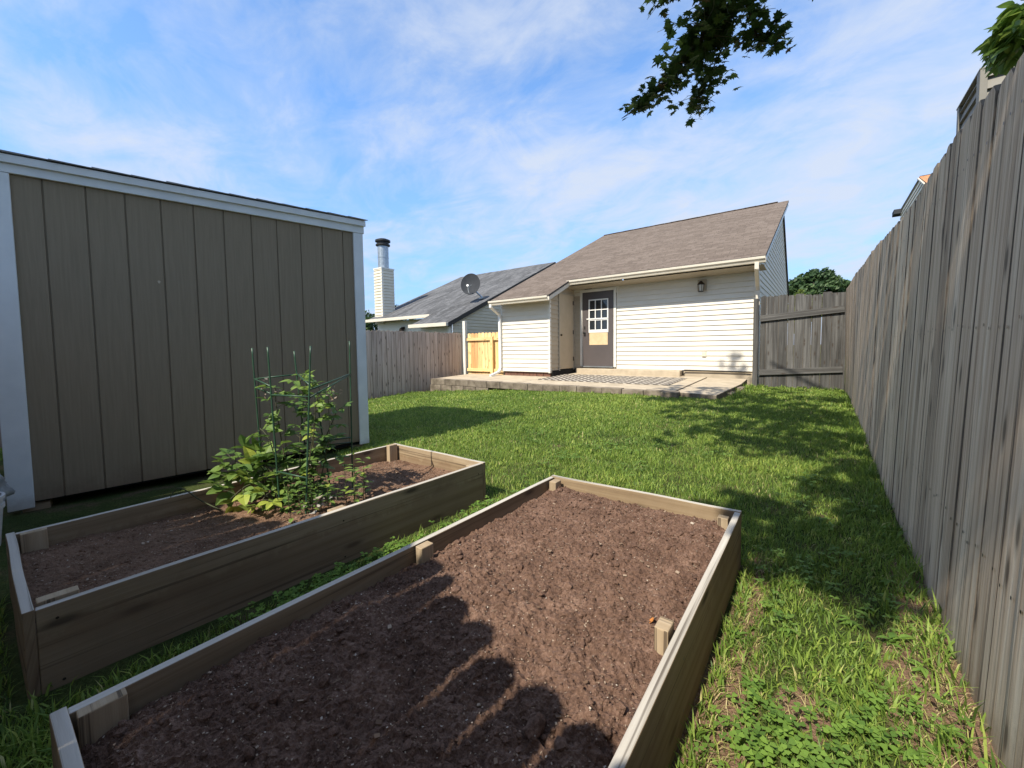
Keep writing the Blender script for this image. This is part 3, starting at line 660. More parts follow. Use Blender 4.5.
b = MB(); b.box((DX0 - .075, 10.06, .46), (DX0 - .006, 10.11, 2.545)); b.box((DX1 + .006, 10.06, .46), (DX1 + .075, 10.11, 2.545)); b.box((DX0 - .006, 10.06, DZ1 + .006), (DX1 + .006, 10.11, 2.545)); b.build('door_frame', M['trim'], house, bevel=.004)
b = MB(); b.box((DX0, 10.03, .448), (DX1, 10.1, .474)); b.build('threshold', M['steel'], house)
# roof as one slab with the lower extension over the bump-out
def slab(b, pts, th, mi=0):
    A = [Vector(p) for p in pts]; n = len(A); B = [p + UP * th for p in A]
    b.faces(A + B, [tuple(range(n - 1, -1, -1)), tuple(range(n, 2 * n))] + [(i, (i + 1) % n, n + (i + 1) % n, n + i) for i in range(n)], None, 0, mi)
def roof_grid(name, x0, x1, y0, y1, zf, mat, parent, th=.05):   # subdivided so the deck can sag a little
    b = MB(); nxx = max(2, int((x1 - x0) / .35)); nyy = max(2, int((y1 - y0) / .35)); V = []
    for j in range(nyy + 1):
        for i in range(nxx + 1):
            xx = x0 + (x1 - x0) * i / nxx; yy = y0 + (y1 - y0) * j / nyy; e = 0 if i in (0, nxx) else .012 * noise.noise((xx * .9, yy * .9, 2)); V.append((xx, yy, zf(yy) + e))
    k = nxx + 1; F = [(j * k + i, j * k + i + 1, (j + 1) * k + i + 1, (j + 1) * k + i) for j in range(nyy) for i in range(nxx)]; b.faces(V, F)
    ring = [i for i in range(nxx + 1)] + [j * k + nxx for j in range(1, nyy + 1)] + [nyy * k + i for i in range(nxx - 1, -1, -1)] + [j * k for j in range(nyy - 1, 0, -1)]
    P = [Vector(V[i]) for i in ring]
    for i in range(len(P)):
        p, q = P[i], P[(i + 1) % len(P)]; b.poly([p - UP * th, q - UP * th, q, p], None, 0, 1)
    b.poly([p - UP * th for p in (Vector(V[0]), Vector(V[nyy * k]), Vector(V[nyy * k + nxx]), Vector(V[nxx]))], None, 0, 1)
    return b.build(name, [mat, M['roof_edge']], parent)
roof_grid('roof', -7.15, -.93, 9.55, 15.6, rz, M['roof'], house)
roof_grid('roof', -7.15, -5.31, 8.45, 9.55, rz, M['roof'], house)
roof_grid('roof', -7.15, -1.06, 15.6, 19.6, lambda y: 5.5025 - .7 * (y - 15.6), M['roof'], house)
b = MB()
for i in range(20):
    x0 = -7.13 + 6.17 * i / 21; b.beam((x0, 15.6, 5.508 + .003 * (i % 2)), (x0 + .33, 15.6, 5.509 + .003 * (i % 2)), .12, .012)
b.build('ridge_cap', M['roof'], house)
b = MB()   # rake boards on the gable end
b.beam((-.955, 9.56, rz(9.56) - .11), (-.955, 15.6, 5.39), .03, .11); b.build('rake_board', M['trim'], house)
b = MB(); b.beam((-5.335, 8.47, rz(8.47) - .10), (-5.335, 9.54, rz(9.54) - .10), .03, .1); b.build('rake_board', M['gutter'], house)
# soffits
b = MB(); b.poly([(-5.5, 9.60, 2.61), (-.96, 9.60, 2.61), (-.96, 10.10, 2.56), (-5.5, 10.10, 2.56)]); b.poly([(-7.14, 8.49, 2.17), (-5.33, 8.49, 2.17), (-5.33, 8.8, 2.27), (-7.14, 8.8, 2.27)]); b.build('soffit', M['soffit'], house)
# gutters: K profile extruded
def gutter(x0, x1, y, z, name='gutter'):
    prof = [(0.0, -.02), (0, -.115), (-.07, -.115), (-.085, -.075), (-.115, -.045), (-.118, 0), (-.105, 0), (-.10, -.03), (-.07, -.06), (-.06, -.1), (-.012, -.1), (-.012, -.02)]
    b = MB(); A = [(x0, y + p, z + q) for p, q in prof]; B = [(x1, y + p, z + q) for p, q in prof]; k = len(prof)
    b.faces(A + B, [tuple(range(k)), tuple(range(2 * k - 1, k - 1, -1))] + [(i, k + i, k + (i + 1) % k, (i + 1) % k) for i in range(k)]); return b.build(name, M['gutter'], house, bevel=.003)
gutter(-5.40, -.92, 9.56, 2.745); gutter(-7.17, -5.30, 8.46, 2.255)
def downspout(pts, mat='white', w=.075, d=.055):
    b = MB()
    for p, q in zip(pts[:-1], pts[1:]):
        p, q = Vector(p), Vector(q); dd = (q - p).normalized() * .012; up = (0, 1, 0) if abs((q - p).normalized().z) > .5 else (0, 0, 1); b.beam(p - dd, q + dd, w, d, up)
    return b.build('downspout', M[mat], house, bevel=.004)
downspout([(-1.07, 9.50, 2.63), (-1.07, 9.50, 2.52), (-1.10, 9.97, 2.24), (-1.10, 10.04, 2.15), (-1.10, 10.04, .12)], 'gutter')
downspout([(-7.12, 8.40, 2.16), (-7.12, 8.40, 2.10), (-7.08, 8.70, 1.92), (-7.08, 8.73, 1.85), (-7.08, 8.73, .42), (-7.08, 8.66, .34), (-7.12, 8.35, .25)], 'white')
# foundation, step, pipe
b = MB(); b.box((-5.5, 10.10, .0), (-1.13, 10.3, .415)); b.box((-1.2, 10.3, -.1), (-1.13, 19.2, .3)); b.build('foundation', M['concrete'], house)
b = MB()
for i in range(7):
    x0 = -7.0 + i * .213; b.box((x0, 8.83, .2), (x0 + .2, 8.9, .345), None, i * .1)
b.build('foundation', M['brick_red'], house)
b = MB(); b.box((-5.5, 8.87, .18), (-5.47, 10.08, .40)); b.build('foundation', M['dark'], house)
st = MB(); st.box((-5.32, 9.86, .2), (-2.62, 10.095, .415)); st.build('step', M['concrete'], house, bevel=.012)
b = MB(); b.tube([(-2.59, 10.02, .30), (-2.59, 10.03, .405), (-2.56, 10.04, .425), (-1.9, 10.05, .42), (-1.2, 10.05, .41)], .014, 8); pi = b.build('pipe', M['black'], house, smooth=True); pi['label'] = 'thin black pipe along the base of the wall'
# wall lantern
b = MB(); b.box((-2.30, 10.055, 2.24), (-2.11, 10.085, 2.50)); wl = b.build('wall_lamp', M['soffit'], house, bevel=.004); wl['label'] = 'dark coach lamp on a square mounting block'
b = MB(); b.lathe([(0, .24), (.02, .235), (.05, .20), (.075, .165), (.078, .15), (.0, .15)], (-2.21, 9.97, 2.22), 12); b.tube([(-2.21, 10.055, 2.36), (-2.21, 10.0, 2.42), (-2.21, 9.97, 2.44)], .012, 8)
for k in range(6): a = k * math.pi / 3; b.beam((-2.21 + .066 * math.cos(a), 9.97 + .066 * math.sin(a), 2.37), (-2.21 + .05 * math.cos(a), 9.97 + .05 * math.sin(a), 2.225), .008, .008, (1, 0, 0))
b.lathe([(0, 0), (.055, 0), (.055, .012), (0, .012)], (-2.21, 9.97, 2.213), 12); b.build('lamp_housing', M['bronze'], wl)
b = MB(); b.lathe([(.0, .0), (.045, .0), (.06, .14), (.0, .14)], (-2.21, 9.97, 2.228), 12); b.build('lamp_glass', M['lampglass'], wl)
# outdoor socket
b = MB(); b.box((-2.19, 10.06, .74), (-2.10, 10.087, .86)); b.box((-2.18, 10.052, .755), (-2.11, 10.0595, .845)); b.build('socket', M['siding_grey'], house, bevel=.003)
b = MB(); b.box((-5.16, 10.04, 2.555), (-4.95, 10.062, 2.575)); b.build('door_closer', M['black'], house)

# ------------------------------------------------------------------ patio, edging blocks, slab, rug
pz = lambda y: .197 + .033 * (y - 7.4)
b = MB()
def patio_slab(b, x0, x1, y0, y1, th, dz=0):
    b.hexa([(x0, y0, pz(y0) - th), (x1, y0, pz(y0) - th), (x1, y1, pz(y1) - th), (x0, y1, pz(y1) - th)], [(x0, y0, pz(y0) + dz), (x1, y0, pz(y0) + dz), (x1, y1, pz(y1) + dz), (x0, y1, pz(y1) + dz)])
patio_slab(b, -8.3, -5.52, 7.42, 8.86, .5); patio_slab(b, -5.518, -2.06, 7.42, 9.99, .5, -.002)
pat = b.build('patio', M['concrete']); pat['kind'] = 'structure'; pat['label'] = 'tan concrete patio along the back of the house'
x0 = -8.30; i = 0
while x0 < -2.3:
    w = [.55, .40, .41, .62, .40, .40, .39, .40, .41, .40][i % 10]
    if x0 + w > -2.35: w = -2.22 - x0
    b = MB(); dz = random.uniform(-.006, .006); b.box((x0 + .004, 7.26 + random.uniform(-.006, .006), .055), (x0 + w - .004, 7.415, .204 + dz), None, random.random()); b.build('edging_block', M['block'], pat, bevel=.010); x0 += w; i += 1
for k in range(5):   # lower course shows where the ground falls away
    x1 = -8.32 + k * .41; b = MB(); b.box((x1 + .004, 7.255, -.25), (x1 + .402, 7.41, .050), None, random.random()); b.build('edging_block', M['block'], pat, bevel=.010)
b = MB(); b.hexa([(-2.215, 7.14, .0), (-1.945, 7.20, .0), (-1.955, 7.40, .0), (-2.22, 7.40, .0)], [(-2.215, 7.14, .205), (-1.945, 7.20, .200), (-1.955, 7.40, .204), (-2.22, 7.40, .207)], None, .4); b.build('edging_block', M['block'], pat, bevel=.014)
b = MB()
P = [(-2.05, 7.44), (-1.36, 7.30), (-1.24, 9.05), (-1.26, 9.98), (-2.05, 9.99)]
A = [(x_, y_, pz(y_) - .015 - .12) for x_, y_ in P]; B_ = [(x_, y_, pz(y_) - .015) for x_, y_ in P]; k = 5
b.faces(A + B_, [tuple(range(k - 1, -1, -1)), tuple(range(k, 2 * k))] + [(i, (i + 1) % k, k + (i + 1) % k, k + i) for i in range(k)]); b.mi = [1, 0, 1, 1, 1, 1, 1]; s2 = b.build('slab', [M['concrete'], M['block']], pat, bevel=.012); s2['label'] = 'separate concrete slab at the right end'
b = MB(); b.box((-1.33, 8.0, .0), (-1.22, 8.3, .15)); b.box((-1.30, 8.7, .0), (-1.16, 9.0, .19)); b.build('edging_block', M['block'], pat, bevel=.012)

m, nt = new_mat('patterned outdoor rug')
v = coords(nt, 'UV', (1, 1, 1), False)
mp = nt.nodes.new('ShaderNodeMapping'); mp.inputs['Rotation'].default_value = (0, 0, RAD(45)); nt.links.new(v, mp.inputs['Vector'])
ck = nt.nodes.new('ShaderNodeTexBrick'); ck.offset = .5; ck.inputs['Scale'].default_value = 1; ck.inputs['Brick Width'].default_value = .26; ck.inputs['Row Height'].default_value = .13; ck.inputs['Mortar Size'].default_value = .042; ck.inputs['Mortar Smooth'].default_value = .1
ck.inputs['Color1'].default_value = (.56, .51, .43, 1); ck.inputs['Color2'].default_value = (.46, .415, .35, 1); ck.inputs['Mortar'].default_value = (.15, .13, .11, 1)
nt.links.new(mp.outputs[0], ck.inputs['Vector']); finish(nt, ck.outputs['Color'], .95, noise_(nt, v, 200, 2), .3, .003, .1); M['rug'] = m
b = MB()
RG = [(-5.45, 8.12), (-2.37, 8.12), (-2.40, 9.52), (-5.45, 9.52)]
nxx, nyy = 40, 16; V = []
for j in range(nyy + 1):
    for i in range(nxx + 1):
        fx, fy = i / nxx, j / nyy; xx = (RG[0][0] * (1 - fx) + RG[1][0] * fx); yy = RG[0][1] * (1 - fy) + RG[2][1] * fy; V.append((xx, yy, pz(yy) + .010 + .004 * noise.noise((xx * 3, yy * 3, 1))))
F = [(j * (nxx + 1) + i, j * (nxx + 1) + i + 1, (j + 1) * (nxx + 1) + i + 1, (j + 1) * (nxx + 1) + i) for j in range(nyy) for i in range(nxx)]; b.faces(V, F)
o = b.build('outdoor_rug', M['rug'], origin=(-3.9, 8.8, .24)); md = o.modifiers.new('Solid', 'SOLIDIFY'); md.thickness = .007; md.offset = -1
tag(o, 'grey and white patterned outdoor rug lying on the patio', 'rug')

# ------------------------------------------------------------------ fences
def board(b, p, w, d, z0, z1, u, n, r, dog=.0, lean=(0, 0), thick=.016, seg=5, warp=.004, taper=0.0):
    """one upright board: p = base centre on the face, u along the fence, n towards the viewer"""
    p = Vector(p); u = Vector(u); n = Vector(n); sec = []; ch = .0030
    zs = [z0 + (z1 - dog - z0) * i / seg for i in range(seg + 1)]
    def ring(c, ww, z):
        return [c - u * ww - n * ch + UP * z, c - u * (ww - ch) + UP * z, c + u * (ww - ch) + UP * z, c + u * ww - n * ch + UP * z, c + u * ww - n * thick + UP * z, c - u * ww - n * thick + UP * z]
    for i, z in enumerate(zs):
        f = (z - z0) / max(.1, z1 - z0); off = u * (lean[0] * f) + n * (lean[1] * f + warp * noise.noise((r * 31, f * 2, 0)))
        sec.append(ring(p + off, w / 2, z))
    if taper: sec.append(ring(p + u * lean[0] + n * lean[1], w / 2 - taper, z1)); sec.append(ring(p + u * lean[0] + n * lean[1], w / 2 - taper - .034, z1 + .04))
    elif dog > 0: sec.append(ring(p + u * lean[0] + n * lean[1], w / 2 - dog * .9, z1))
    V = [q for s_ in sec for q in s_]; L_ = len(sec); F = [(5, 4, 3, 2, 1, 0)]; m0 = len(b.f)
    for i in range(L_ - 1):
        for k in range(6): F.append((i * 6 + k, i * 6 + (k + 1) % 6, (i + 1) * 6 + (k + 1) % 6, (i + 1) * 6 + k))
    F.append(tuple((L_ - 1) * 6 + k for k in range(6))); b.faces(V, F, (0, 0, 1), r)
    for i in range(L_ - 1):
        for k in (0, 2, 3, 5): b.mi[m0 + 1 + i * 6 + k] = 1  # edge faces take the darker slot that paints gap shade
def interp(t, xs_, ys_): return float(np.interp(t, xs_, ys_))
# tall fence on the right
fr = thing('fence', (.37, 5, 0), 'tall weathered grey board fence running along the right side', 'fence')
b = MB(); y_ = -.55; k = 0
TY = [-.6, 1.77, 2.2, 2.7, 3.4, 4.4, 5.6, 6.9, 8.4, 9.96]; TZ = [1.80, 1.80, 1.85, 1.83, 1.82, 1.89, 1.93, 1.98, 2.0, 2.02]
BX = lambda y: .355 + .0015 * y; LN = lambda y: interp(y, [0, 3, 10], [.065, .055, -.035])
while y_ < 9.93:
    w = random.choice([.138, .14, .14, .135, .142, .09]) ; r = random.random()
    ztop = interp(y_, TY, TZ) + random.uniform(-.007, .007) + .014 * math.sin(y_ * 2.6)
    x_off = random.uniform(-.002, .002); board(b, (BX(y_) + x_off, y_ + w / 2, 0), w, .016, gz(.36, y_) - .02 + random.uniform(0, .02), ztop, (0, 1, 0), (-1, 0, 0), r, .028, (random.uniform(-.005, .005), -LN(y_)), .017, 6, .0025)
    for zn in (.40, 1.05, 1.65):      # rusty nail heads at the rails
        for dy in (.03, w - .03):
            xn = BX(y_) + x_off + LN(y_) * zn / ztop - .0032; yn = y_ + dy; zz = zn + random.uniform(-.012, .012); q_ = .0042
            b.poly([(xn, yn - q_, zz - q_), (xn, yn - q_, zz + q_), (xn, yn + q_, zz + q_), (xn, yn + q_, zz - q_)], (0, 0, 1), .5, 2)
    y_ += w + random.choice([.001, .0015, .002, .003])
b.build('panel', [M['fence'], M['edge_shade'], M['bronze']], fr)
for z in (.35, 1.0, 1.6):
    b = MB(); b.beam((.355 + .06 * z / 1.8 + .045, -.5, z), (.40, 9.9, z + .12), .04, .09); b.build('rail', M['fence'], fr)
for y_ in (-.3, 2.1, 4.5, 6.9, 9.3):
    b = MB(); b.box((.47, y_ - .045, -.2), (.56, y_ + .045, 1.75), (0, 0, 1), y_); b.build('post', M['fence'], fr)
# grey gate panel between house and tall fence
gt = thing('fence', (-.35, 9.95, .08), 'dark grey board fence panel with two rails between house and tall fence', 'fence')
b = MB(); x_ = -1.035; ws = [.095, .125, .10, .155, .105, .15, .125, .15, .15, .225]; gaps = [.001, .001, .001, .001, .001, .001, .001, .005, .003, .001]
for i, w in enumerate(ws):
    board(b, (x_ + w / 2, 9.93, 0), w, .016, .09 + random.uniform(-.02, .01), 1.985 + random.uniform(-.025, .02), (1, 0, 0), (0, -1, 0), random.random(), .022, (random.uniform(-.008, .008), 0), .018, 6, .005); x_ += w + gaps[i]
b.build('panel', [M['gate_grey'], M['edge_shade']], gt)
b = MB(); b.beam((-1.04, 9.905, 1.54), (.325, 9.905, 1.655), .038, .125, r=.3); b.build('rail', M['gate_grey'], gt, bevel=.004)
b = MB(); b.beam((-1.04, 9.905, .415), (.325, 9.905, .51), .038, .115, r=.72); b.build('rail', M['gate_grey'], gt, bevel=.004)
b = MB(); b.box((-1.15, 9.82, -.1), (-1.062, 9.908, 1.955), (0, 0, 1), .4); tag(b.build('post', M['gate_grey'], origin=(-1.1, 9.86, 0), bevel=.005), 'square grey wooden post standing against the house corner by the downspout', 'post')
# left fence
lf = thing('fence', (-8.8, 6, -.3), 'long pinkish brown picket fence beyond the shed on the left', 'fence')
b = MB(); y_ = -1.5
while y_ < 8.98:
    w = random.choice([.138, .14, .142]); board(b, (-8.8, y_ + w / 2, 0), w, .016, gz(-8.8, y_) - .02, 1.475 + random.uniform(-.012, .012), (0, -1, 0), (1, 0, 0), random.random(), .032, (0, 0), .018, 4, .004); y_ += w + .004
b.build('panel', [M['fence_pink'], M['edge_shade']], lf)
for z in (0, .6, 1.2): b = MB(); b.beam((-8.845, -1.5, z), (-8.845, 8.97, z), .04, .09); b.build('rail', M['fence_pink'], lf)
ng = thing('gate', (-7.8, 9.0, .1), 'new yellow pine board gate between the left fence and the house', 'gate')
b = MB(); x_ = -8.60
for i in range(11):
    k0 = len(b.f); board(b, (x_ + .066, 9.04, 0), .132, .016, .0, 1.455 + random.uniform(-.008, .008), (1, 0, 0), (0, -1, 0), i * .13, .03, (0, 0), .018, 3, .003); 
    b.mi[k0:] = [(1 if i in (1, 2) else 0) if q == 0 else 2 for q in b.mi[k0:]]
    x_ += .136
    if x_ > -7.16: break
b.build('panel', [M['new_wood'], M['red_wood'], M['post_wood']], ng)
b = MB(); b.beam((-8.60, 9.005, 1.27), (-7.16, 9.005, 1.27), .038, .09, r=.2); b.build('rail', M['new_wood'], ng, bevel=.004)
b = MB(); b.beam((-8.60, 9.005, .35), (-7.16, 9.005, .35), .038, .09, r=.6); b.build('rail', M['new_wood'], ng, bevel=.004)
b = MB(); b.box((-7.62, 8.93, .05), (-7.53, 8.985, 1.33), (0, 0, 1), .3); b.build('post', M['new_wood'], ng, bevel=.004)
b = MB(); b.box((-8.76, 8.98, -.3), (-8.66, 9.08, 1.83), (0, 0, 1), .9); tag(b.build('post', M['trim'], origin=(-8.7, 9, -.2), bevel=.006), 'pale tall wooden post between grey picket fence and new yellow gate', 'post')
# picket fence behind the viewer: its scalloped shadow lies over the beds
bf = thing('fence', (-2.5, -.66, 0), 'board fence closing the near end, seen by its scalloped shadow', 'fence')
b = MB(); x_ = -8.7
while x_ < .34:
    w = .132; board(b, (x_ + w / 2, -.66, 0), w, .016, gz(x_, -.6) - .02, interp(x_, [-3.3, -2.4, -1.86, -1.39, -1.09, -.75, -.44], [1.66, 1.70, 1.98, 2.03, 1.93, 1.75, 1.71]) + random.uniform(-.02, .02), (1, 0, 0), (0, 1, 0), random.random(), .24, (random.uniform(-.003, .003), 0), .018, 3, .0015, random.choice([.002, .004, .006, .009])); x_ += w + .0003
b.build('panel', [M['fence'], M['edge_shade']], bf)
for z in (.3, 1.35): b = MB(); b.beam((-8.7, -.70, z), (.34, -.70, z), .04, .09); b.build('rail', M['fence'], bf)

# ------------------------------------------------------------------ neighbour house on the left
nh = thing('house', (-13.5, 12, -.4), 'neighbouring house with grey streaked shingle roof beyond the left fence', 'house')
nz = lambda y: 1.93 + .448 * (y - 10.14)
roof_grid('roof', -17.15, -10.6, 11.2, 17.5, nz, M['roof_grey'], nh, .06)
roof_grid('roof', -12.65, -10.6, 10.14, 11.2, nz, M['roof_grey'], nh, .06)
roof_grid('roof', -17.15, -10.6, 17.5, 22.5, lambda y: nz(17.5) - .5 * (y - 17.5), M['roof_grey'], nh, .06)
b = MB(); siding(b, (-10.75, 10.5, -.4), (0, 1, 0), (1, 0, 0), 11, -.4, 5.1, .125, lambda z: (max(0, (z + .08 - 1.93) / .448 + 10.14 - 10.5) if z > 2.0 else 0, min(11, 17.5 + (nz(17.5) - z - .08) / .5 - 10.5))); b.build('wall', M['siding_grey'], nh)
b = MB(); siding(b, (-12.5, 10.5, -.4), (1, 0, 0), (0, -1, 0), 1.75, -.4, 1.85); b.build('wall', M['siding'], nh)
b = MB(); siding(b, (-17, 11.65, -.4), (1, 0, 0), (0, -1, 0), 4.5, -.4, 2.3); b.build('wall', M['siding'], nh)
b = MB(); b.poly([(-12.5, 10.5, -.4), (-12.5, 11.65, -.4), (-12.5, 11.65, 2.3), (-12.5, 10.5, 1.85)]); b.build('wall', M['siding_grey'], nh)
b = MB(); b.box((-17.2, 11.08, 2.27), (-12.66, 11.195, 2.40)); b.build('gutter', M['gutter'], nh, bevel=.01)
b = MB(); b.box((-12.68, 10.02, 1.80), (-10.58, 10.135, 1.93)); b.build('gutter', M['gutter'], nh, bevel=.01)
b = MB(); b.box((-10.90, 10.4, -.4), (-10.78, 10.49, 1.80)); b.build('downspout', M['white'], nh, bevel=.01)
b = MB(); b.beam((-10.62, 10.16, nz(10.16) - .12), (-10.62, 17.5, nz(17.5) - .12), .03, .10); b.build('rake_board', M['roof_edge'], nh)
b = MB(); b.box((-12.85, 11.60, .1), (-12.55, 11.64, 2.1)); dk = b.build('door', M['dark'], nh)
b = MB(); b.lathe([(0, .2), (.05, .2), (.11, .14), (.11, .02), (.05, 0), (0, 0)], (-15.0, 11.5, 1.75), 10); b.box((-15.06, 11.52, 1.9), (-14.94, 11.635, 2.0)); b.build('wall_lamp', M['bronze'], nh)
ch = MB(); cx0, cx1, cy0, cy1, cz0, cz1 = -17.03, -16.43, 11.55, 12.22, 2.2, 4.78
chm = MB()
siding(chm, (cx0, cy0, cz0), (1, 0, 0), (0, -1, 0), cx1 - cx0, cz0, cz1, .14, None, .03); siding(chm, (cx1, cy0, cz0), (0, 1, 0), (1, 0, 0), cy1 - cy0, cz0, cz1, .14, None, .03)
chm.box((cx0 + .002, cy0 + .002, cz0), (cx1 - .002, cy1 - .002, cz1 - .01)); cm = chm.build('chimney', M['siding_grey'], nh)
b = MB(); b.box((cx1 - .06, cy0 - .02, cz0), (cx1 + .02, cy0 + .06, cz1)); b.box((cx0 - .03, cy0 - .03, cz1 + .001), (cx1 + .03, cy1 + .03, cz1 + .06)); b.build('chimney_trim', M['trim'], cm)
b = MB(); b.lathe([(.25, 0), (.25, .5), (.26, .5), (.26, .53), (.25, .53), (.25, 1.05), (0, 1.05)], (-16.74, 11.88, cz1 + .06), 20); b.build('flue', M['steel'], cm, smooth=False)
b = MB(); b.lathe([(.25, 0), (.33, .04), (.33, .10), (.27, .13), (.27, .2), (.35, .22), (.35, .30), (.2, .36), (0, .37)], (-16.74, 11.88, cz1 + 1.10), 20); b.build('flue_cap', M['black'], cm)
# satellite dish
sd = thing('satellite_dish', (-11.35, 12.3, nz(12.3)), 'round dark grey satellite dish on the grey neighbouring roof', 'satellite dish')
dc = Vector((-11.25, 12.05, 3.56)); aim = Vector((.45, -.86, .25)).normalized(); Q = aim.to_track_quat('Z', 'Y').to_matrix()
b = MB(); prof = [(0, -.06)] + [(.44 * i / 8, -.06 + .10 * (i / 8) ** 2) for i in range(1, 9)]; back = [(r_, h - .02) for r_, h in prof[::-1]]
b.lathe(prof + [(.45, .045), (.45, .025)] + back, dc, 32, M=Q @ Matrix.Diagonal((.88, 1, 1))); b.build('reflector', M['dish'], sd, smooth=True)
foot = Vector((-11.05, 12.55, nz(12.55) + .03)); b = MB(); b.tube([dc - aim * .06, dc - aim * .16 + Vector((.02, .05, -.12)), foot], .035, 8); b.box(tuple(foot - Vector((.12, .12, .03))), tuple(foot + Vector((.12, .12, .01)))); b.build('mast', M['steel'], sd)
lnb = dc + aim * .42 - Q @ Vector((0, .22, 0)); b = MB(); b.tube([dc - Q @ Vector((0, .40, 0)), dc + aim * .2 - Q @ Vector((0, .42, 0)), lnb], .018, 6); b.tube([lnb, lnb - aim * .14], .045, 10); b.build('receiver_arm', M['white'], sd)

# ------------------------------------------------------------------ buildings beyond the right fence
rn = thing('house', (4, 16, 0), 'neighbouring house with orange brown roof peeking over the right fence', 'house')
oz = lambda y: 5.57 + .45 * (y - 15.95)
roof_grid('roof', 2.02, 9, 10.0, 15.95, oz, M['roof_orange'], rn)
b = MB(); b.box((2.04, 15.96, 5.53), (9, 19.6, 5.59)); b.build('roof', M['roof_edge'], rn)
b = MB(); siding(b, (2.06, 10.4, 0), (0, 1, 0), (-1, 0, 0), 9.1, 0, 5.52, .125, lambda z: (max(0, (z + .08 - 5.57) / .45 + 15.95 - 10.4), 9.1)); b.build('wall', M['siding_grey'], rn)
b = MB(); b.box((2.1, 10.4, 0), (9, 10.5, 3.0)); b.build('wall', M['siding_grey'], rn)
b = MB(); b.beam((2.0, 10.02, oz(10.02) - .08), (2.0, 15.94, oz(15.94) - .04), .035, .03); b.build('rake_board', M['siding_grey'], rn)
b = MB(); b.box((1.86, 19.3, 5.42), (2.1, 19.75, 5.58)); b.build('gutter', M['dish'], rn, bevel=.01)
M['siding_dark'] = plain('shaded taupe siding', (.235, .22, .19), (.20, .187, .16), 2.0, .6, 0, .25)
ck_ = thing('chimney', (1.8, 6.4, 0), 'taupe clapboard chimney box rising above the near right fence', 'chimney')
b = MB(); siding(b, (1.2, 6.08, 0), (0, 1, 0), (-1, 0, 0), .80, 0, 3.64, .115, None, .03); siding(b, (1.2, 6.08, 0), (1, 0, 0), (0, -1, 0), 1.3, 0, 3.64, .115, None, .034); b.box((1.203, 6.083, 0), (2.5, 6.88, 3.64)); b.build('wall', M['siding_dark'], ck_)
b = MB(); b.box((1.163, 6.042, 0), (1.215, 6.085, 3.645)); b.box((1.163, 6.0851, 0), (1.21, 6.15, 3.645)); b.box((1.163, 6.82, 0), (1.21, 6.9, 3.645)); b.build('corner_trim', M['siding_dark'], ck_, bevel=.004)
b = MB(); b.box((1.16, 6.04, 3.646), (2.55, 6.92, 3.66)); b.build('cap', M['siding_dark'], ck_)

# ------------------------------------------------------------------ foliage
def maple_leaf(b, c, s, nrm, dirv, t):
    nrm = Vector(nrm).normalized(); dv = Vector(dirv); dv = (dv - nrm * dv.dot(nrm)).normalized(); sd_ = nrm.cross(dv)
    half = [(0, -.42), (.10, -.30), (.34, -.36), (.28, -.20), (.50, -.08), (.36, .02), (.46, .22), (.25, .12), (.20, .26), (.12, .24), (0, .58)]
    cv = [(x_, y_) for x_, y_ in half] + [(-x_, y_) for x_, y_ in half[-2:0:-1]]
    n = len(cv); P = [c + sd_ * x_ * s + dv * y_ * s + nrm * (-.5 * x_ * x_ * s - .25 * y_ * y_ * s) for x_, y_ in cv]
    b.faces(P + [c], [(i, (i + 1) % n, n) for i in range(n)], None, t)
def rv(): 
    v = Vector((random.gauss(0, 1), random.gauss(0, 1), random.gauss(0, 1))); return v.normalized()
def sprig(b, tw, p, q, nleaf, s, spread, rad0=.004):
    """twig from p to q with maple leaves hanging around it"""
    p, q = Vector(p), Vector(q); mid = (p + q) / 2 + rv() * (q - p).length * .06; tw.tube([p, mid, q], [rad0, rad0 * .7, rad0 * .35], 5)
    for i in range(nleaf):
        f = (i + random.random()) / nleaf; c = p.lerp(q, f) + Vector((random.gauss(0, spread), random.gauss(0, spread), random.gauss(0, spread * .6)))
        base = p.lerp(q, f); 
        if random.random() < .35: tw.tube([base, c], .0012, 4, cap=False)
        sz = s * random.uniform(.6, 1.15); maple_leaf(b, c, sz, Vector((random.gauss(0, .5), random.gauss(0, .5), 1)), (c - base) + Vector((random.gauss(0, .05), random.gauss(0, .05), -.05)), min(1, max(0, random.gauss(.4, .25))))
mp_ = thing('maple_tree', (2.3, .4, 0), 'maple tree whose dark leafy branch hangs into the top of the sky', 'tree')
lf_b = MB(); tw_b = MB(); tk = MB()
tk.tube([(2.3, .4, -.1), (2.28, .42, 1.2), (2.2, .6, 2.8), (2.0, .9, 4.2), (1.8, 1.0, 6.0), (1.7, 1.1, 8.0)], [.22, .17, .15, .13, .09, .04], 12)
tk.tube([(2.1, .75, 3.4), (1.4, 1.4, 4.0), (.5, 2.1, 4.1), (-.2, 2.6, 3.75), (-.45, 2.93, 3.5)], [.09, .07, .05, .03, .018], 8)
tk.tube([(1.9, 1.0, 4.8), (1.0, 1.0, 5.6), (-.2, 1.2, 5.9), (-1.2, 1.5, 5.8)], [.08, .06, .045, .02], 8)
tk.tube([(1.9, 1.0, 5.0), (.9, 2.2, 6.6), (-.4, 3.0, 7.8), (-1.25, 3.3, 8.0)], [.07, .05, .035, .02], 8)
A0 = (-.45, 2.93, 3.5); A1 = (-.78, 3.41, 3.3); A2 = (-1.18, 3.62, 3.16); A3 = (-1.51, 3.68, 3.09)
def dens_cluster(p, q, n, s, sp_): 
    for k in range(n):
        f = random.random(); a = Vector(p).lerp(Vector(q), f); e = a + Vector((random.gauss(0, sp_), random.gauss(0, sp_), random.gauss(0, sp_ * .6))); sprig(lf_b, tw_b, a, e, 3, s, .055, .0035)
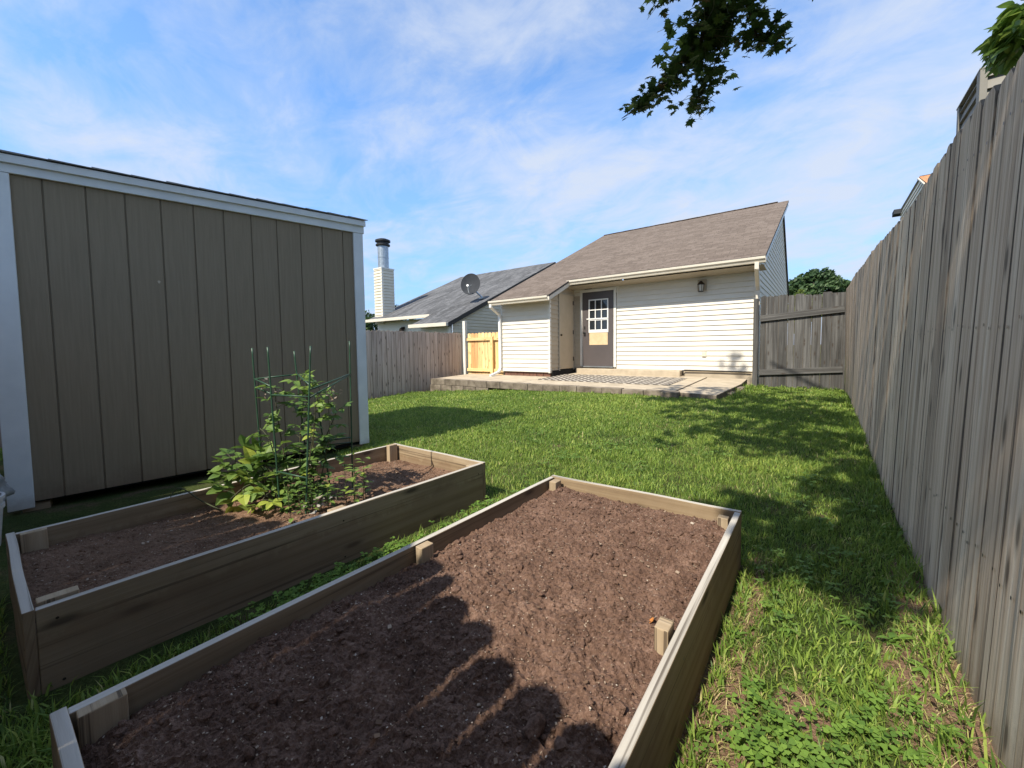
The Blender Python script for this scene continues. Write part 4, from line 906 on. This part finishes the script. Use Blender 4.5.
tk.tube([A0, A1, A2, A3], [.016, .012, .007, .003], 6); tk.tube([A0, (-.60, 3.4, 3.4), (-.649, 3.606, 3.33), (-.96, 3.95, 3.08)], [.014, .010, .006, .003], 6); tk.tube([(-.5, 3.1, 3.45), (-.438, 3.685, 3.3), (-.29, 3.78, 3.25)], [.010, .006, .003], 6)
LS = .088
dens_cluster(A0, A1, 85, LS, .12); dens_cluster(A1, A2, 62, LS, .10); dens_cluster(A2, (-1.36, 3.65, 3.12), 20, LS, .06); sprig(lf_b, tw_b, A2, A3, 6, LS, .03)
dens_cluster((-.62, 3.2, 3.42), (-.70, 3.57, 3.28), 75, LS, .12); dens_cluster((-.70, 3.6, 3.25), (-.95, 3.93, 3.09), 48, LS, .085)
dens_cluster((-.48, 3.3, 3.4), (-.45, 3.62, 3.32), 26, LS, .07); dens_cluster((-.44, 3.62, 3.31), (-.28, 3.76, 3.25), 22, LS, .05)
dens_cluster((-.45, 2.9, 3.5), (-.93, 2.98, 3.41), 36, LS, .07); dens_cluster((-.40, 3.0, 3.5), (-.10, 3.52, 3.44), 42, LS, .06)
sprig(lf_b, tw_b, (-.12, 3.52, 3.45), (-.05, 3.66, 3.42), 4, LS, .02)
# crown above the frame: throws the shade on the lawn
def clump(c, r, n, s=.13):
    c = Vector(c); c.x -= .055 * c.z
    for k in range(n):
        v_ = rv() * (random.random() ** .45); p = c + Vector((v_.x * r[0], v_.y * r[1], v_.z * r[2])); maple_leaf(lf_b, p, s * random.uniform(.7, 1.2), rv() + Vector((0, 0, .8)), rv(), min(1, max(0, random.gauss(.45, .25))))
SD = Vector((SUNX * .669, .669, -.743)).normalized()
def over(gx, gy, z): t_ = (z - .03) / -SD.z; return Vector((gx, gy, .03)) - SD * t_
def in_frame(p):
    d = CR @ np.array([p.x, p.y, p.z - 1.0]); return d[2] > .1 and CY + FPX * d[1] / d[2] > -40
def shade(gx0, gx1, gy0, gy1, per, zr, soft=.12, cut=-.26):
    for k in range(int((gx1 - gx0) * (gy1 - gy0) * per / 5)):
        gx = random.uniform(gx0, gx1) + random.gauss(0, soft); gy = random.uniform(gy0, gy1) + random.gauss(0, soft)
        if noise.noise((gx * 1.9, gy * 1.9, 7)) + .35 * noise.noise((gx * 5, gy * 5, 2)) < cut: continue
        z = random.uniform(*zr); p = over(gx, gy, z)
        while in_frame(p) and z < 12: z += .4; p = over(gx, gy, z)
        for q in range(5): maple_leaf(lf_b, p + Vector((random.gauss(0, .07), random.gauss(0, .07), random.gauss(0, .05))), .13 * random.uniform(.7, 1.2), rv() + Vector((0, -.5, 1.0)), rv(), min(1, max(0, random.gauss(.45, .25))))
shade(-1.15, .5, 4.2, 5.6, 300, (4.6, 5.6)); shade(-1.7, .5, 5.6, 6.6, 280, (5.0, 6.0)); shade(-2.35, .5, 6.8, 8.4, 270, (5.6, 6.8)); shade(-.9, .5, 8.4, 9.6, 70, (6.5, 7.5))
shade(-.22, .5, 2.05, 2.75, 620, (4.2, 5.0), .06, -.6); shade(.04, .5, 2.7, 4.3, 560, (4.4, 5.2), .05, -.5); shade(-.5, -.1, 2.45, 3.0, 480, (4.3, 5), .06, -.5)
shade(-1.72, -1.35, 10.35, 10.75, 230, (10.5, 11.6), .07)
for c, r, n in [((1.5, 1.2, 5.6), (.8, 1, .7), 300), ((2.0, .8, 7.2), (1.1, 1.1, .8), 380), ((1.4, -.4, 4.8), (.7, .7, .5), 220)]:
    clump(c, r, n)
for q in [(-.4, .4, 5.0), (.2, .9, 5.2), (0, -1.3, 4.4), (.2, -.6, 4.6), (-1.0, .3, 5.2), (-.9, 1.6, 5.9), (-1.2, 1.9, 6.2)]: tk.tube([(1.95, .95, 4.4), ((q[0] + 1.9) / 2, (q[1] + .8) / 2, (4.7 + q[2]) / 2), q], [.05, .03, .012], 6)
tk.build('trunk', M['bark'], mp_, uv=False, smooth=True); tw_b.build('twigs', M['twig'], mp_, uv=False); lf_b.build('crown', M['maple'], mp_, uv=False)

def oval_leaf(b, c, L_, W_, dirv, nrm, t, fold=.18, droop=.25, tip=1.25):
    dv = Vector(dirv).normalized(); nm = Vector(nrm); nm = (nm - dv * nm.dot(dv)).normalized(); sd_ = dv.cross(nm)
    prof = [(0, .0), (.15, .62), (.35, 1.0), (.55, .92), (.75, .62), (.9, .28), (1.0, 0)]
    mid = []; lt = []; rt = []
    for f, w in prof:
        base = c + dv * L_ * f - nm * droop * L_ * f * f; jag = 1 + .10 * random.uniform(-1, 1); mid.append(base); e = W_ / 2 * w
        lt.append(base + sd_ * e * jag + nm * fold * e); rt.append(base - sd_ * e * jag + nm * fold * e)
    n = len(prof); F = []
    for i in range(n - 1):
        F.append((i, i + 1, n + i + 1, n + i)); F.append((i + 1, i, 2 * n + i, 2 * n + i + 1))
    b.faces(mid + lt + rt, F, None, t)
bt = thing('tree', (-5.0, -5.2, -.1), 'unseen leafy tree added beyond the near fence to shade the shed wall', 'tree')
lf_b = MB(); tk = MB(); tk.tube([(-5, -5.2, -.1), (-4.95, -5.1, 2.2), (-4.8, -4.8, 4.2), (-4.6, -4.2, 6)], [.2, .15, .1, .04], 10)
for q in [(-4.0, -3.6, 4.6), (-4.0, -2.6, 5.0), (-4.3, -1.8, 5.4), (-4.6, -3.2, 5.8)]: tk.tube([(-4.85, -4.9, 3.4), ((q[0] - 4.8) / 2, (q[1] - 4.6) / 2, (3.8 + q[2]) / 2), q], [.07, .045, .012], 6)
for k in range(2600):  # added crown: leaves set along the sun rays to shade the shed
    wz = random.uniform(-.1, 2.45); u_ = random.uniform(-.3, 2.5); p0_ = sp(u_, random.uniform(-.5, .12), wz); z = random.uniform(4.6, 6.2); p = p0_ - SD * ((z - wz) / -SD.z)
    maple_leaf(lf_b, p, .16 * random.uniform(.7, 1.25), rv() + Vector((0, -.6, 1.0)), rv(), random.random() * .8)
tk.build('trunk', M['bark'], bt, uv=False, smooth=True); lf_b.build('crown', M['maple'], bt, uv=False)
def sky_block_tree(x_, y_, label):  # unseen trees added to block low sky light on the near beds
    r_ = thing('tree', (x_, y_, -.2), label, 'tree'); t_ = MB(); l_ = MB(); t_.tube([(x_, y_, -.3), (x_ + .1, y_, 2), (x_, y_ + .1, 5.5)], [.22, .16, .05], 9)
    for k in range(6): a = k * 1.05; t_.tube([(x_, y_, 2.2 + .3 * k), (x_ + 1.6 * math.cos(a), y_ + 1.1 * math.sin(a), 3.6 + .4 * k)], [.07, .015], 6)
    for k in range(1500):
        v_ = rv() * random.random() ** .35; p = Vector((x_ + v_.x * 2.5, y_ + v_.y * 1.5, 3.9 + v_.z * 3.1)); maple_leaf(l_, p, .30 * random.uniform(.7, 1.3), rv() + Vector((0, .4, .6)), rv(), random.random() * .8)
    t_.build('trunk', M['bark'], r_, uv=False, smooth=True); l_.build('crown', M['maple'], r_, uv=False)
sky_block_tree(-7.2, -8.4, 'unseen dense tree nearest the shed side, added to block low sky light'); sky_block_tree(-2.9, -8.0, 'unseen dense tree behind the middle of the near fence, added to block sky light'); sky_block_tree(1.4, -7.8, 'unseen dense tree close to the tall right fence, added to block sky light')
b = MB(); rosettes(b); tag(b.build('weeds', M['clover'], uv=False), 'broad leaved weeds scattered through the lawn', 'weeds', kind='stuff')
# shrub above the right fence
sh = thing('shrub', (1.15, 4.0, 0), 'broad leaved green shrub growing over the right fence top', 'shrub')
b = MB(); lb = MB(); b.tube([(1.2, 4.0, -.1), (1.15, 4.0, 1.6), (1.05, 4.05, 2.5), (.98, 4.2, 2.95)], [.03, .024, .016, .006], 7)
for k in range(330):
    v_ = rv() * random.random() ** .4; c = Vector((.97 + v_.x * .09, 4.27 + v_.y * .24, 3.04 + v_.z * .16))
    oval_leaf(lb, c, random.uniform(.075, .115), random.uniform(.042, .065), (random.gauss(-.5, .5), random.gauss(.4, .5), random.gauss(-.15, .3)), (random.gauss(0, .3), random.gauss(0, .3), 1), min(1, max(0, random.gauss(.5, .25))))
for k in range(120):
    c = Vector((1.3 + random.gauss(0, .1), 4.0 + random.gauss(0, .2), 2.95 + random.gauss(0, .1)))
    oval_leaf(lb, c, random.uniform(.12, .19), random.uniform(.07, .10), rv(), (random.gauss(0, .3), random.gauss(0, .3), 1), min(1, max(0, random.gauss(.4, .25))))
b.build('stem', M['twig'], sh, uv=False, smooth=True); lb.build('foliage', M['shrub_leaf'], sh, uv=False)

def far_tree(name, base, cz, rad, n, s, mat, label, group=None):
    root = thing(name, base, label, 'tree', group); t_ = MB(); lb = MB(); bx, by, bz = base
    t_.tube([(bx, by, bz), (bx + .1, by, bz + (cz - bz) * .5), (bx, by, cz + rad[2] * .5)], [rad[0] * .10, rad[0] * .07, rad[0] * .02], 8)
    for k in range(7): a = k * .9; e = Vector((bx + math.cos(a) * rad[0] * .6, by + math.sin(a) * rad[1] * .6, cz + random.uniform(-.2, .4) * rad[2])); t_.tube([(bx, by, bz + (cz - bz) * .6), e], [rad[0] * .04, rad[0] * .012], 6)
    cl_ = []
    for k in range(46):
        v_ = rv(); q = .45 + .5 * random.random(); cl_.append((Vector((bx + v_.x * rad[0] * q, by + v_.y * rad[1] * q, cz + v_.z * rad[2] * q)), random.uniform(.16, .34), random.random()))
    for c, r_, tt in cl_:
        for k in range(n // 46):
            v_ = rv() * random.random() ** .4; p = c + Vector((v_.x * rad[0], v_.y * rad[1], v_.z * rad[2])) * r_; d_ = rv(); u = d_.orthogonal().normalized(); w = d_.cross(u); q = s * random.uniform(.6, 1.3)
            lb.faces([p - u * q, p - w * q * .5, p + u * q, p + w * q * .5], [(0, 1, 2, 3)], None, min(1, max(0, .25 + .5 * tt + random.gauss(0, .12))))
    t_.build('trunk', M['bark'], root, uv=False, smooth=True); lb.build('crown', mat, root, uv=False); return root
far_tree('tree', (-.35, 40, 0), 4.9, (2.1, 2.0, 2.1), 9000, .17, M['far_leaf'], 'dark green round tree far behind the grey gate panel')
far_tree('bush', (-1.2, 34, 0), 3.2, (1.1, 1.0, 1.5), 2400, .12, M['far_lime'], 'yellow green bush top showing between house gable and far tree')
far_tree('tree', (-27.5, 21, -.5), 3.0, (1.5, 1.5, 1.6), 1800, .16, M['far_leaf'], 'small dark tree just right of the white sided chimney')
far_tree('tree', (-25.5, 16.5, -.5), 2.0, (1.6, 1.6, 1.6), 1800, .16, M['far_leaf'], 'low dark tree left of the white sided chimney')

# ------------------------------------------------------------------ plant cage and plants in the left bed
cg = thing('plant_cage', (-2.28, 1.1, .17), 'green wire stake cage around the berry bush', 'plant cage')
ST = {'a': ((-2.55, .955, .10), (-2.55, .927, 1.017)), 'b': ((-2.28, .928, .10), (-2.285, .903, 1.02)), 'c': ((-2.40, 1.15, .10), (-2.45, 1.11, .997)), 'd': ((-2.054, .95, .10), (-2.054, 1.012, 1.022)), 'e': ((-2.25, 1.33, .10), (-2.25, 1.343, 1.052)), 'f': ((-2.33, 1.24, .10), (-2.38, 1.20, .70))}
def at_(k, z): p, q = map(Vector, ST[k]); return p.lerp(q, (z - p.z) / (q.z - p.z))
for k, (p, q) in ST.items():
    b = MB(); pts = [Vector(p).lerp(Vector(q), i / 22) for i in range(23)]; b.tube(pts, [.0042 if i % 2 else .0050 for i in range(23)], 7); b.build('stake', M['stake'], cg, smooth=True)
for (s_, z0, e_, z1) in [('a', .842, 'b', .815), ('a', .795, 'b', .775), ('a', .842, 'c', .86), ('c', .865, 'd', .825), ('d', .80, 'e', .855), ('b', .77, 'd', .765), ('d', .76, 'e', .85), ('b', .36, 'd', .355), ('f', .43, 'e', .44), ('c', .45, 'e', .47)]:
    b = MB(); b.tube([at_(s_, z0), at_(e_, z1)], .0042, 6); b.build('crossbar', M['stake'], cg, smooth=True)

def compound(lb, tw, p, dirv, size, tmean, nleaf=5):
    """palmate / pinnate leaf of 3-5 oval leaflets on a stalk"""
    d = Vector(dirv).normalized(); end = p + d * size * random.uniform(.5, .9) - UP * size * .08; tw.tube([p, (p + end) / 2 + UP * size * .05, end], [.0016, .0013, .001], 4, cap=False)
    sidev = d.cross(UP)
    if sidev.length < .1: sidev = Vector((1, 0, 0))
    sidev.normalize(); nrm = (sidev.cross(d) + Vector((random.gauss(0, .25), random.gauss(0, .25), .4))).normalized(); t = tmean + random.gauss(0, .12)
    dirs = [d, d * .45 + sidev, d * .45 - sidev, -d * .1 + sidev, -d * .1 - sidev][:nleaf]
    for i, dv in enumerate(dirs):
        s = size * (1.0 if i == 0 else .82) * random.uniform(.85, 1.12); base = end - d * (0 if i < 3 else size * .35)
        oval_leaf(lb, base, s, s * .62, dv + Vector((0, 0, random.uniform(-.25, .12))), nrm, min(1, max(0, t + random.gauss(0, .06))), .25, random.uniform(.1, .4))
def cane(lb, tw, pts, nl, size, tm, rad=.004):
    P = [Vector(p) for p in pts]; cur = []
    for i in range(len(P) - 1):
        for k in range(5):
            f = k / 5; a = P[max(i - 1, 0)]; d_ = P[min(i + 2, len(P) - 1)]; p, q = P[i], P[i + 1]
            cur.append(.5 * ((2 * p) + (q - a) * f + (2 * a - 5 * p + 4 * q - d_) * f * f + (-a + 3 * p - 3 * q + d_) * f ** 3))
    cur.append(P[-1]); tw.tube(cur, [rad * (1 - .6 * i / len(cur)) for i in range(len(cur))], 6)
    for i in range(nl):
        f = .12 + .88 * (i + random.random()) / nl; k = min(len(cur) - 2, int(f * (len(cur) - 1))); p = cur[k]; tg = (cur[k + 1] - cur[k]).normalized(); a = i * 2.4 + random.random(); u = tg.orthogonal().normalized(); w = tg.cross(u)
        compound(lb, tw, p, (u * math.cos(a) + w * math.sin(a)) + tg * .35 + UP * .15, size * 1.42 * random.uniform(.75, 1.2), tm + .15 * (f - .5), random.choice([3, 3, 5]))
bb = thing('berry_bush', (-2.3, 1.05, .17), 'leafy green berry bush climbing inside the wire cage', 'bush')
lb = MB(); tw = MB(); Z0 = .15
for pts, nl, sz, tm in [
    ([(-2.30, 1.05, Z0), (-2.32, 1.06, .45), (-2.30, 1.08, .72), (-2.27, 1.05, .84)], 17, .047, .55),
    ([(-2.28, 1.08, Z0), (-2.25, 1.10, .45), (-2.20, 1.10, .70), (-2.15, 1.11, .79)], 15, .047, .52),
    ([(-2.33, 1.02, Z0), (-2.38, 1.00, .42), (-2.40, .98, .68), (-2.40, .98, .80)], 13, .045, .52),
    ([(-2.26, 1.10, Z0), (-2.30, 1.12, .5), (-2.34, 1.12, .78), (-2.36, 1.10, .86)], 12, .045, .58),
    ([(-2.24, 1.06, Z0), (-2.20, 1.05, .38), (-2.14, 1.06, .60), (-2.13, 1.06, .72)], 12, .047, .55),
    ([(-2.32, 1.10, Z0), (-2.30, 1.16, .4), (-2.24, 1.22, .6), (-2.20, 1.22, .66)], 10, .047, .45),
    ([(-2.30, 1.0, Z0), (-2.34, .95, .36), (-2.36, .92, .52), (-2.42, .90, .58)], 11, .05, .6),
    ([(-2.28, 1.12, Z0), (-2.26, 1.16, .33), (-2.22, 1.18, .5)], 9, .05, .45)]:
    cane(lb, tw, pts, nl, sz, tm)
tw.build('stem', M['twig'], bb, uv=False, smooth=True); lb.build('foliage', M['berry_leaf'], bb, uv=False)
for c in [(-2.41, .93, .80), (-2.10, 1.13, .77), (-2.12, 1.16, .74), (-2.38, .95, .76)]:
    sb = MB()
    for k in range(16):
        p = Vector(c) + Vector((random.gauss(0, .018), random.gauss(0, .018), random.gauss(0, .025))); oval_leaf(sb, p, .018, .008, rv(), rv(), random.random() * .6, .2, .4)
    sb.build('dry_foliage', M['dry_leaf'], bb, uv=False)
lo = thing('berry_cane', (-2.45, .9, .17), 'low arching berry canes with lime leaves spilling left of the cage', 'bush')
lb = MB(); tw = MB()
for pts, nl, sz, tm in [
    ([(-2.40, .95, Z0), (-2.44, .93, .36), (-2.49, .83, .40), (-2.55, .72, .36)], 11, .06, .62),
    ([(-2.38, .92, Z0), (-2.42, .90, .32), (-2.46, .80, .35), (-2.48, .70, .30)], 10, .06, .66),
    ([(-2.36, .90, Z0), (-2.35, .87, .29), (-2.36, .80, .30), (-2.37, .73, .25)], 9, .06, .78),
    ([(-2.40, .98, Z0), (-2.50, .92, .36), (-2.56, .84, .42), (-2.60, .76, .40)], 9, .058, .5),
    ([(-2.34, .92, Z0), (-2.28, .88, .25), (-2.25, .84, .25), (-2.22, .80, .21)], 8, .052, .82),
    ([(-2.42, 1.0, Z0), (-2.46, .98, .30), (-2.50, .92, .38)], 9, .06, .45),
    ([(-2.48, .72, .17), (-2.56, .66, .22), (-2.62, .58, .30), (-2.645, .53, .2)], 0, .05, .5)]:
    cane(lb, tw, pts, nl, sz, tm)
tw.build('stem', M['twig'], lo, uv=False, smooth=True); lb.build('foliage', M['berry_leaf'], lo, uv=False)
yg = thing('young_plant', (-2.02, 1.18, .16), 'small upright green plant with oval leaves right of the cage', 'plant')
lb = MB(); tw = MB()
for k in range(7):
    x_, y_ = -2.03 + random.gauss(0, .035), 1.18 + random.gauss(0, .035); h = random.uniform(.14, .25); tw.tube([(x_, y_, .12), (x_ + random.gauss(0, .015), y_, .16 + h)], [.0025, .0012], 5)
    for j in range(8):
        z = .17 + h * (j + 1) / 8; a = j * 2.4 + k; oval_leaf(lb, Vector((x_, y_, z)), random.uniform(.04, .06), .026, (math.cos(a), math.sin(a), .35), (0, 0, 1), min(1, max(0, random.gauss(.72, .12))), .2, .3)
tw.build('stem', M['twig'], yg, uv=False); lb.build('foliage', M['berry_leaf'], yg, uv=False)
wd = thing('weed_clump', (-2.12, .98, .16), 'tangled low weeds with pale dry leaves at the foot of cage', 'plant')
lb = MB(); tw = MB(); sb = MB()
for k in range(26):
    x_, y_ = -2.14 + random.gauss(0, .07), 1.02 + random.gauss(0, .07); h = random.uniform(.06, .2); tw.tube([(x_, y_, .12), (x_ + random.gauss(0, .02), y_ + random.gauss(0, .02), .16 + h)], [.002, .001], 4)
    for j in range(7):
        z = .165 + h * (j + 1) / 7; a = random.uniform(0, 6.28); oval_leaf(lb, Vector((x_, y_, z)), random.uniform(.025, .045), .022, (math.cos(a), math.sin(a), random.uniform(-.1, .4)), (0, 0, 1), min(1, max(0, random.gauss(.45, .2))), .2, .3)
for k in range(26):
    p = Vector((-2.06 + random.gauss(0, .05), 1.0 + random.gauss(0, .05), .18 + abs(random.gauss(0, .05)))); oval_leaf(sb, p, random.uniform(.02, .05), .014, rv(), rv(), random.uniform(.3, 1), .3, .5)
tw.build('stem', M['twig'], wd, uv=False); lb.build('foliage', M['berry_leaf'], wd, uv=False); sb.build('dry_foliage', M['dry_leaf'], wd, uv=False)
# ground-hugging weeds at the shed foot
# ------------------------------------------------------------------ bucket and rag at the near shed corner
bk = thing('bucket', (-3.46, -.11, -.09), 'dirty white plastic bucket behind the bed corner at the left edge', 'bucket')
b = MB(); b.lathe([(0, 0), (.115, 0), (.14, .28), (.147, .28), (.147, .30), (.140, .30), (.143, .33), (.15, .33), (.15, .345), (.138, .345), (.13, .29), (.125, .26)], (-3.46, -.11, -.09), 28); b.build('body', M['bucket'], bk, smooth=False)
b = MB(); b.lathe([(0, .27), (.06, .275), (.127, .265)], (-3.46, -.11, -.09), 20); b.build('contents', M['soil_dry'], bk)
b = MB(); b.tube([(-3.46 + .152 * math.cos(a), -.11 + .152 * math.sin(a) * .35 +   .05, .16 + .0 - abs(math.sin(a)) * .09) for a in np.linspace(0, math.pi, 12)], .003, 6); b.build('handle', M['steel'], bk, smooth=True)
import bmesh
bm = bmesh.new(); bmesh.ops.create_icosphere(bm, subdivisions=4, radius=1); b = MB(); c0 = Vector((-3.72, -.07, .24))
b.faces([c0 + Vector((v.co.x * .10, v.co.y * .12, v.co.z * .13)) * (1 + .35 * noise.noise(v.co * 2.1) + .15 * noise.noise(v.co * 5)) for v in bm.verts], [tuple(v.index for v in f.verts) for f in bm.faces]); bm.free()
tag(b.build('rag', M['rag'], uv=False, smooth=True, origin=c0), 'crumpled grey rag hanging by the near shed corner above the bucket', 'rag')

# ------------------------------------------------------------------ sky, sun, camera
EL = 48.0
w = bpy.data.worlds.new('World'); S.world = w; w.use_nodes = True; nt = w.node_tree; nt.nodes.clear()
sky = nt.nodes.new('ShaderNodeTexSky'); sky.sky_type = 'NISHITA'; sky.sun_disc = False; sky.sun_elevation = RAD(EL); sky.sun_rotation = RAD(180 + 3.5)
sky.air_density = 1.0; sky.dust_density = .4; sky.ozone_density = 1.0
tc = nt.nodes.new('ShaderNodeTexCoord'); sx_ = nt.nodes.new('ShaderNodeSeparateXYZ'); nt.links.new(tc.outputs['Generated'], sx_.inputs[0])
dz = math_(nt, 'ADD', math_(nt, 'MAXIMUM', sx_.outputs['Z'], 0.0), .22)
cb = nt.nodes.new('ShaderNodeCombineXYZ'); nt.links.new(math_(nt, 'DIVIDE', sx_.outputs['X'], dz), cb.inputs[0]); nt.links.new(math_(nt, 'DIVIDE', sx_.outputs['Y'], dz), cb.inputs[1])
mpw = nt.nodes.new('ShaderNodeMapping'); mpw.inputs['Rotation'].default_value = (0, 0, RAD(25)); mpw.inputs['Scale'].default_value = (1.0, 1.35, 1); mpw.inputs['Location'].default_value = (3.1, 1.3, .4); nt.links.new(cb.outputs[0], mpw.inputs[0])
c1 = noise_(nt, mpw.outputs[0], .85, 7, .58, .5); c2 = noise_(nt, mpw.outputs[0], 3.2, 6, .62, .6)
cf = math_(nt, 'ADD', math_(nt, 'MULTIPLY', c1, .62), math_(nt, 'MULTIPLY', c2, .38))
crw = ramp(nt, [(.40, (.02, .02, .02)), (.47, (.28, .28, .28)), (.53, (.60, .60, .60)), (.61, (.92, .92, .92))]); nt.links.new(cf, crw.inputs[0])
hz = nt.nodes.new('ShaderNodeMapRange'); hz.inputs['From Min'].default_value = .5; hz.inputs['From Max'].default_value = 0; hz.inputs['To Min'].default_value = 0; hz.inputs['To Max'].default_value = .85; nt.links.new(sx_.outputs['Z'], hz.inputs['Value'])
fac = math_(nt, 'MINIMUM', math_(nt, 'ADD', crw.outputs[0], hz.outputs[0]), .92)
skc = mixc(nt, mixc(nt, mixc(nt, sky.outputs[0], (.67, .88, 1.06), 1.0, 'MULTIPLY'), (.80, 1.44, 2.85), hz.outputs[0]), (2.35, 2.62, 3.12), crw.outputs[0])
bg = nt.nodes.new('ShaderNodeBackground'); bg.inputs['Strength'].default_value = .15; nt.links.new(skc, bg.inputs['Color'])
wo = nt.nodes.new('ShaderNodeOutputWorld'); nt.links.new(bg.outputs[0], wo.inputs['Surface'])
sd_ = bpy.data.lights.new('sun', 'SUN'); sd_.energy = 3.45; sd_.angle = RAD(.5); sd_.color = (1, .925, .79)
so = bpy.data.objects.new('sun', sd_); C.objects.link(so); so.location = (0, -10, 12)
ce, se = math.cos(RAD(EL)), math.sin(RAD(EL)); dvec = Vector((SUNX * ce, ce, -se)); so.rotation_euler = dvec.to_track_quat('-Z', 'Y').to_euler()
cam = bpy.data.cameras.new('camera'); co = bpy.data.objects.new('camera', cam); C.objects.link(co)
cam.sensor_width = 36; cam.sensor_fit = 'HORIZONTAL'; cam.lens = FPX / 1024 * 36; cam.shift_y = -(384 - CY) / 1024; cam.clip_start = .02; cam.clip_end = 3000
R3 = Matrix([[CR[0][i], -CR[1][i], -CR[2][i]] for i in range(3)]); co.matrix_world = Matrix.Translation(cam_loc) @ R3.to_4x4()
S.camera = co
S.view_settings.view_transform = 'Standard'; S.view_settings.look = 'None'; S.view_settings.exposure = 1.0; S.view_settings.gamma = 1; S.view_settings.use_curve_mapping = False
S.cycles.max_bounces = 6; S.cycles.diffuse_bounces = 3; S.cycles.transparent_max_bounces = 6; S.cycles.use_denoising = True; S.cycles.sample_clamp_indirect = 6
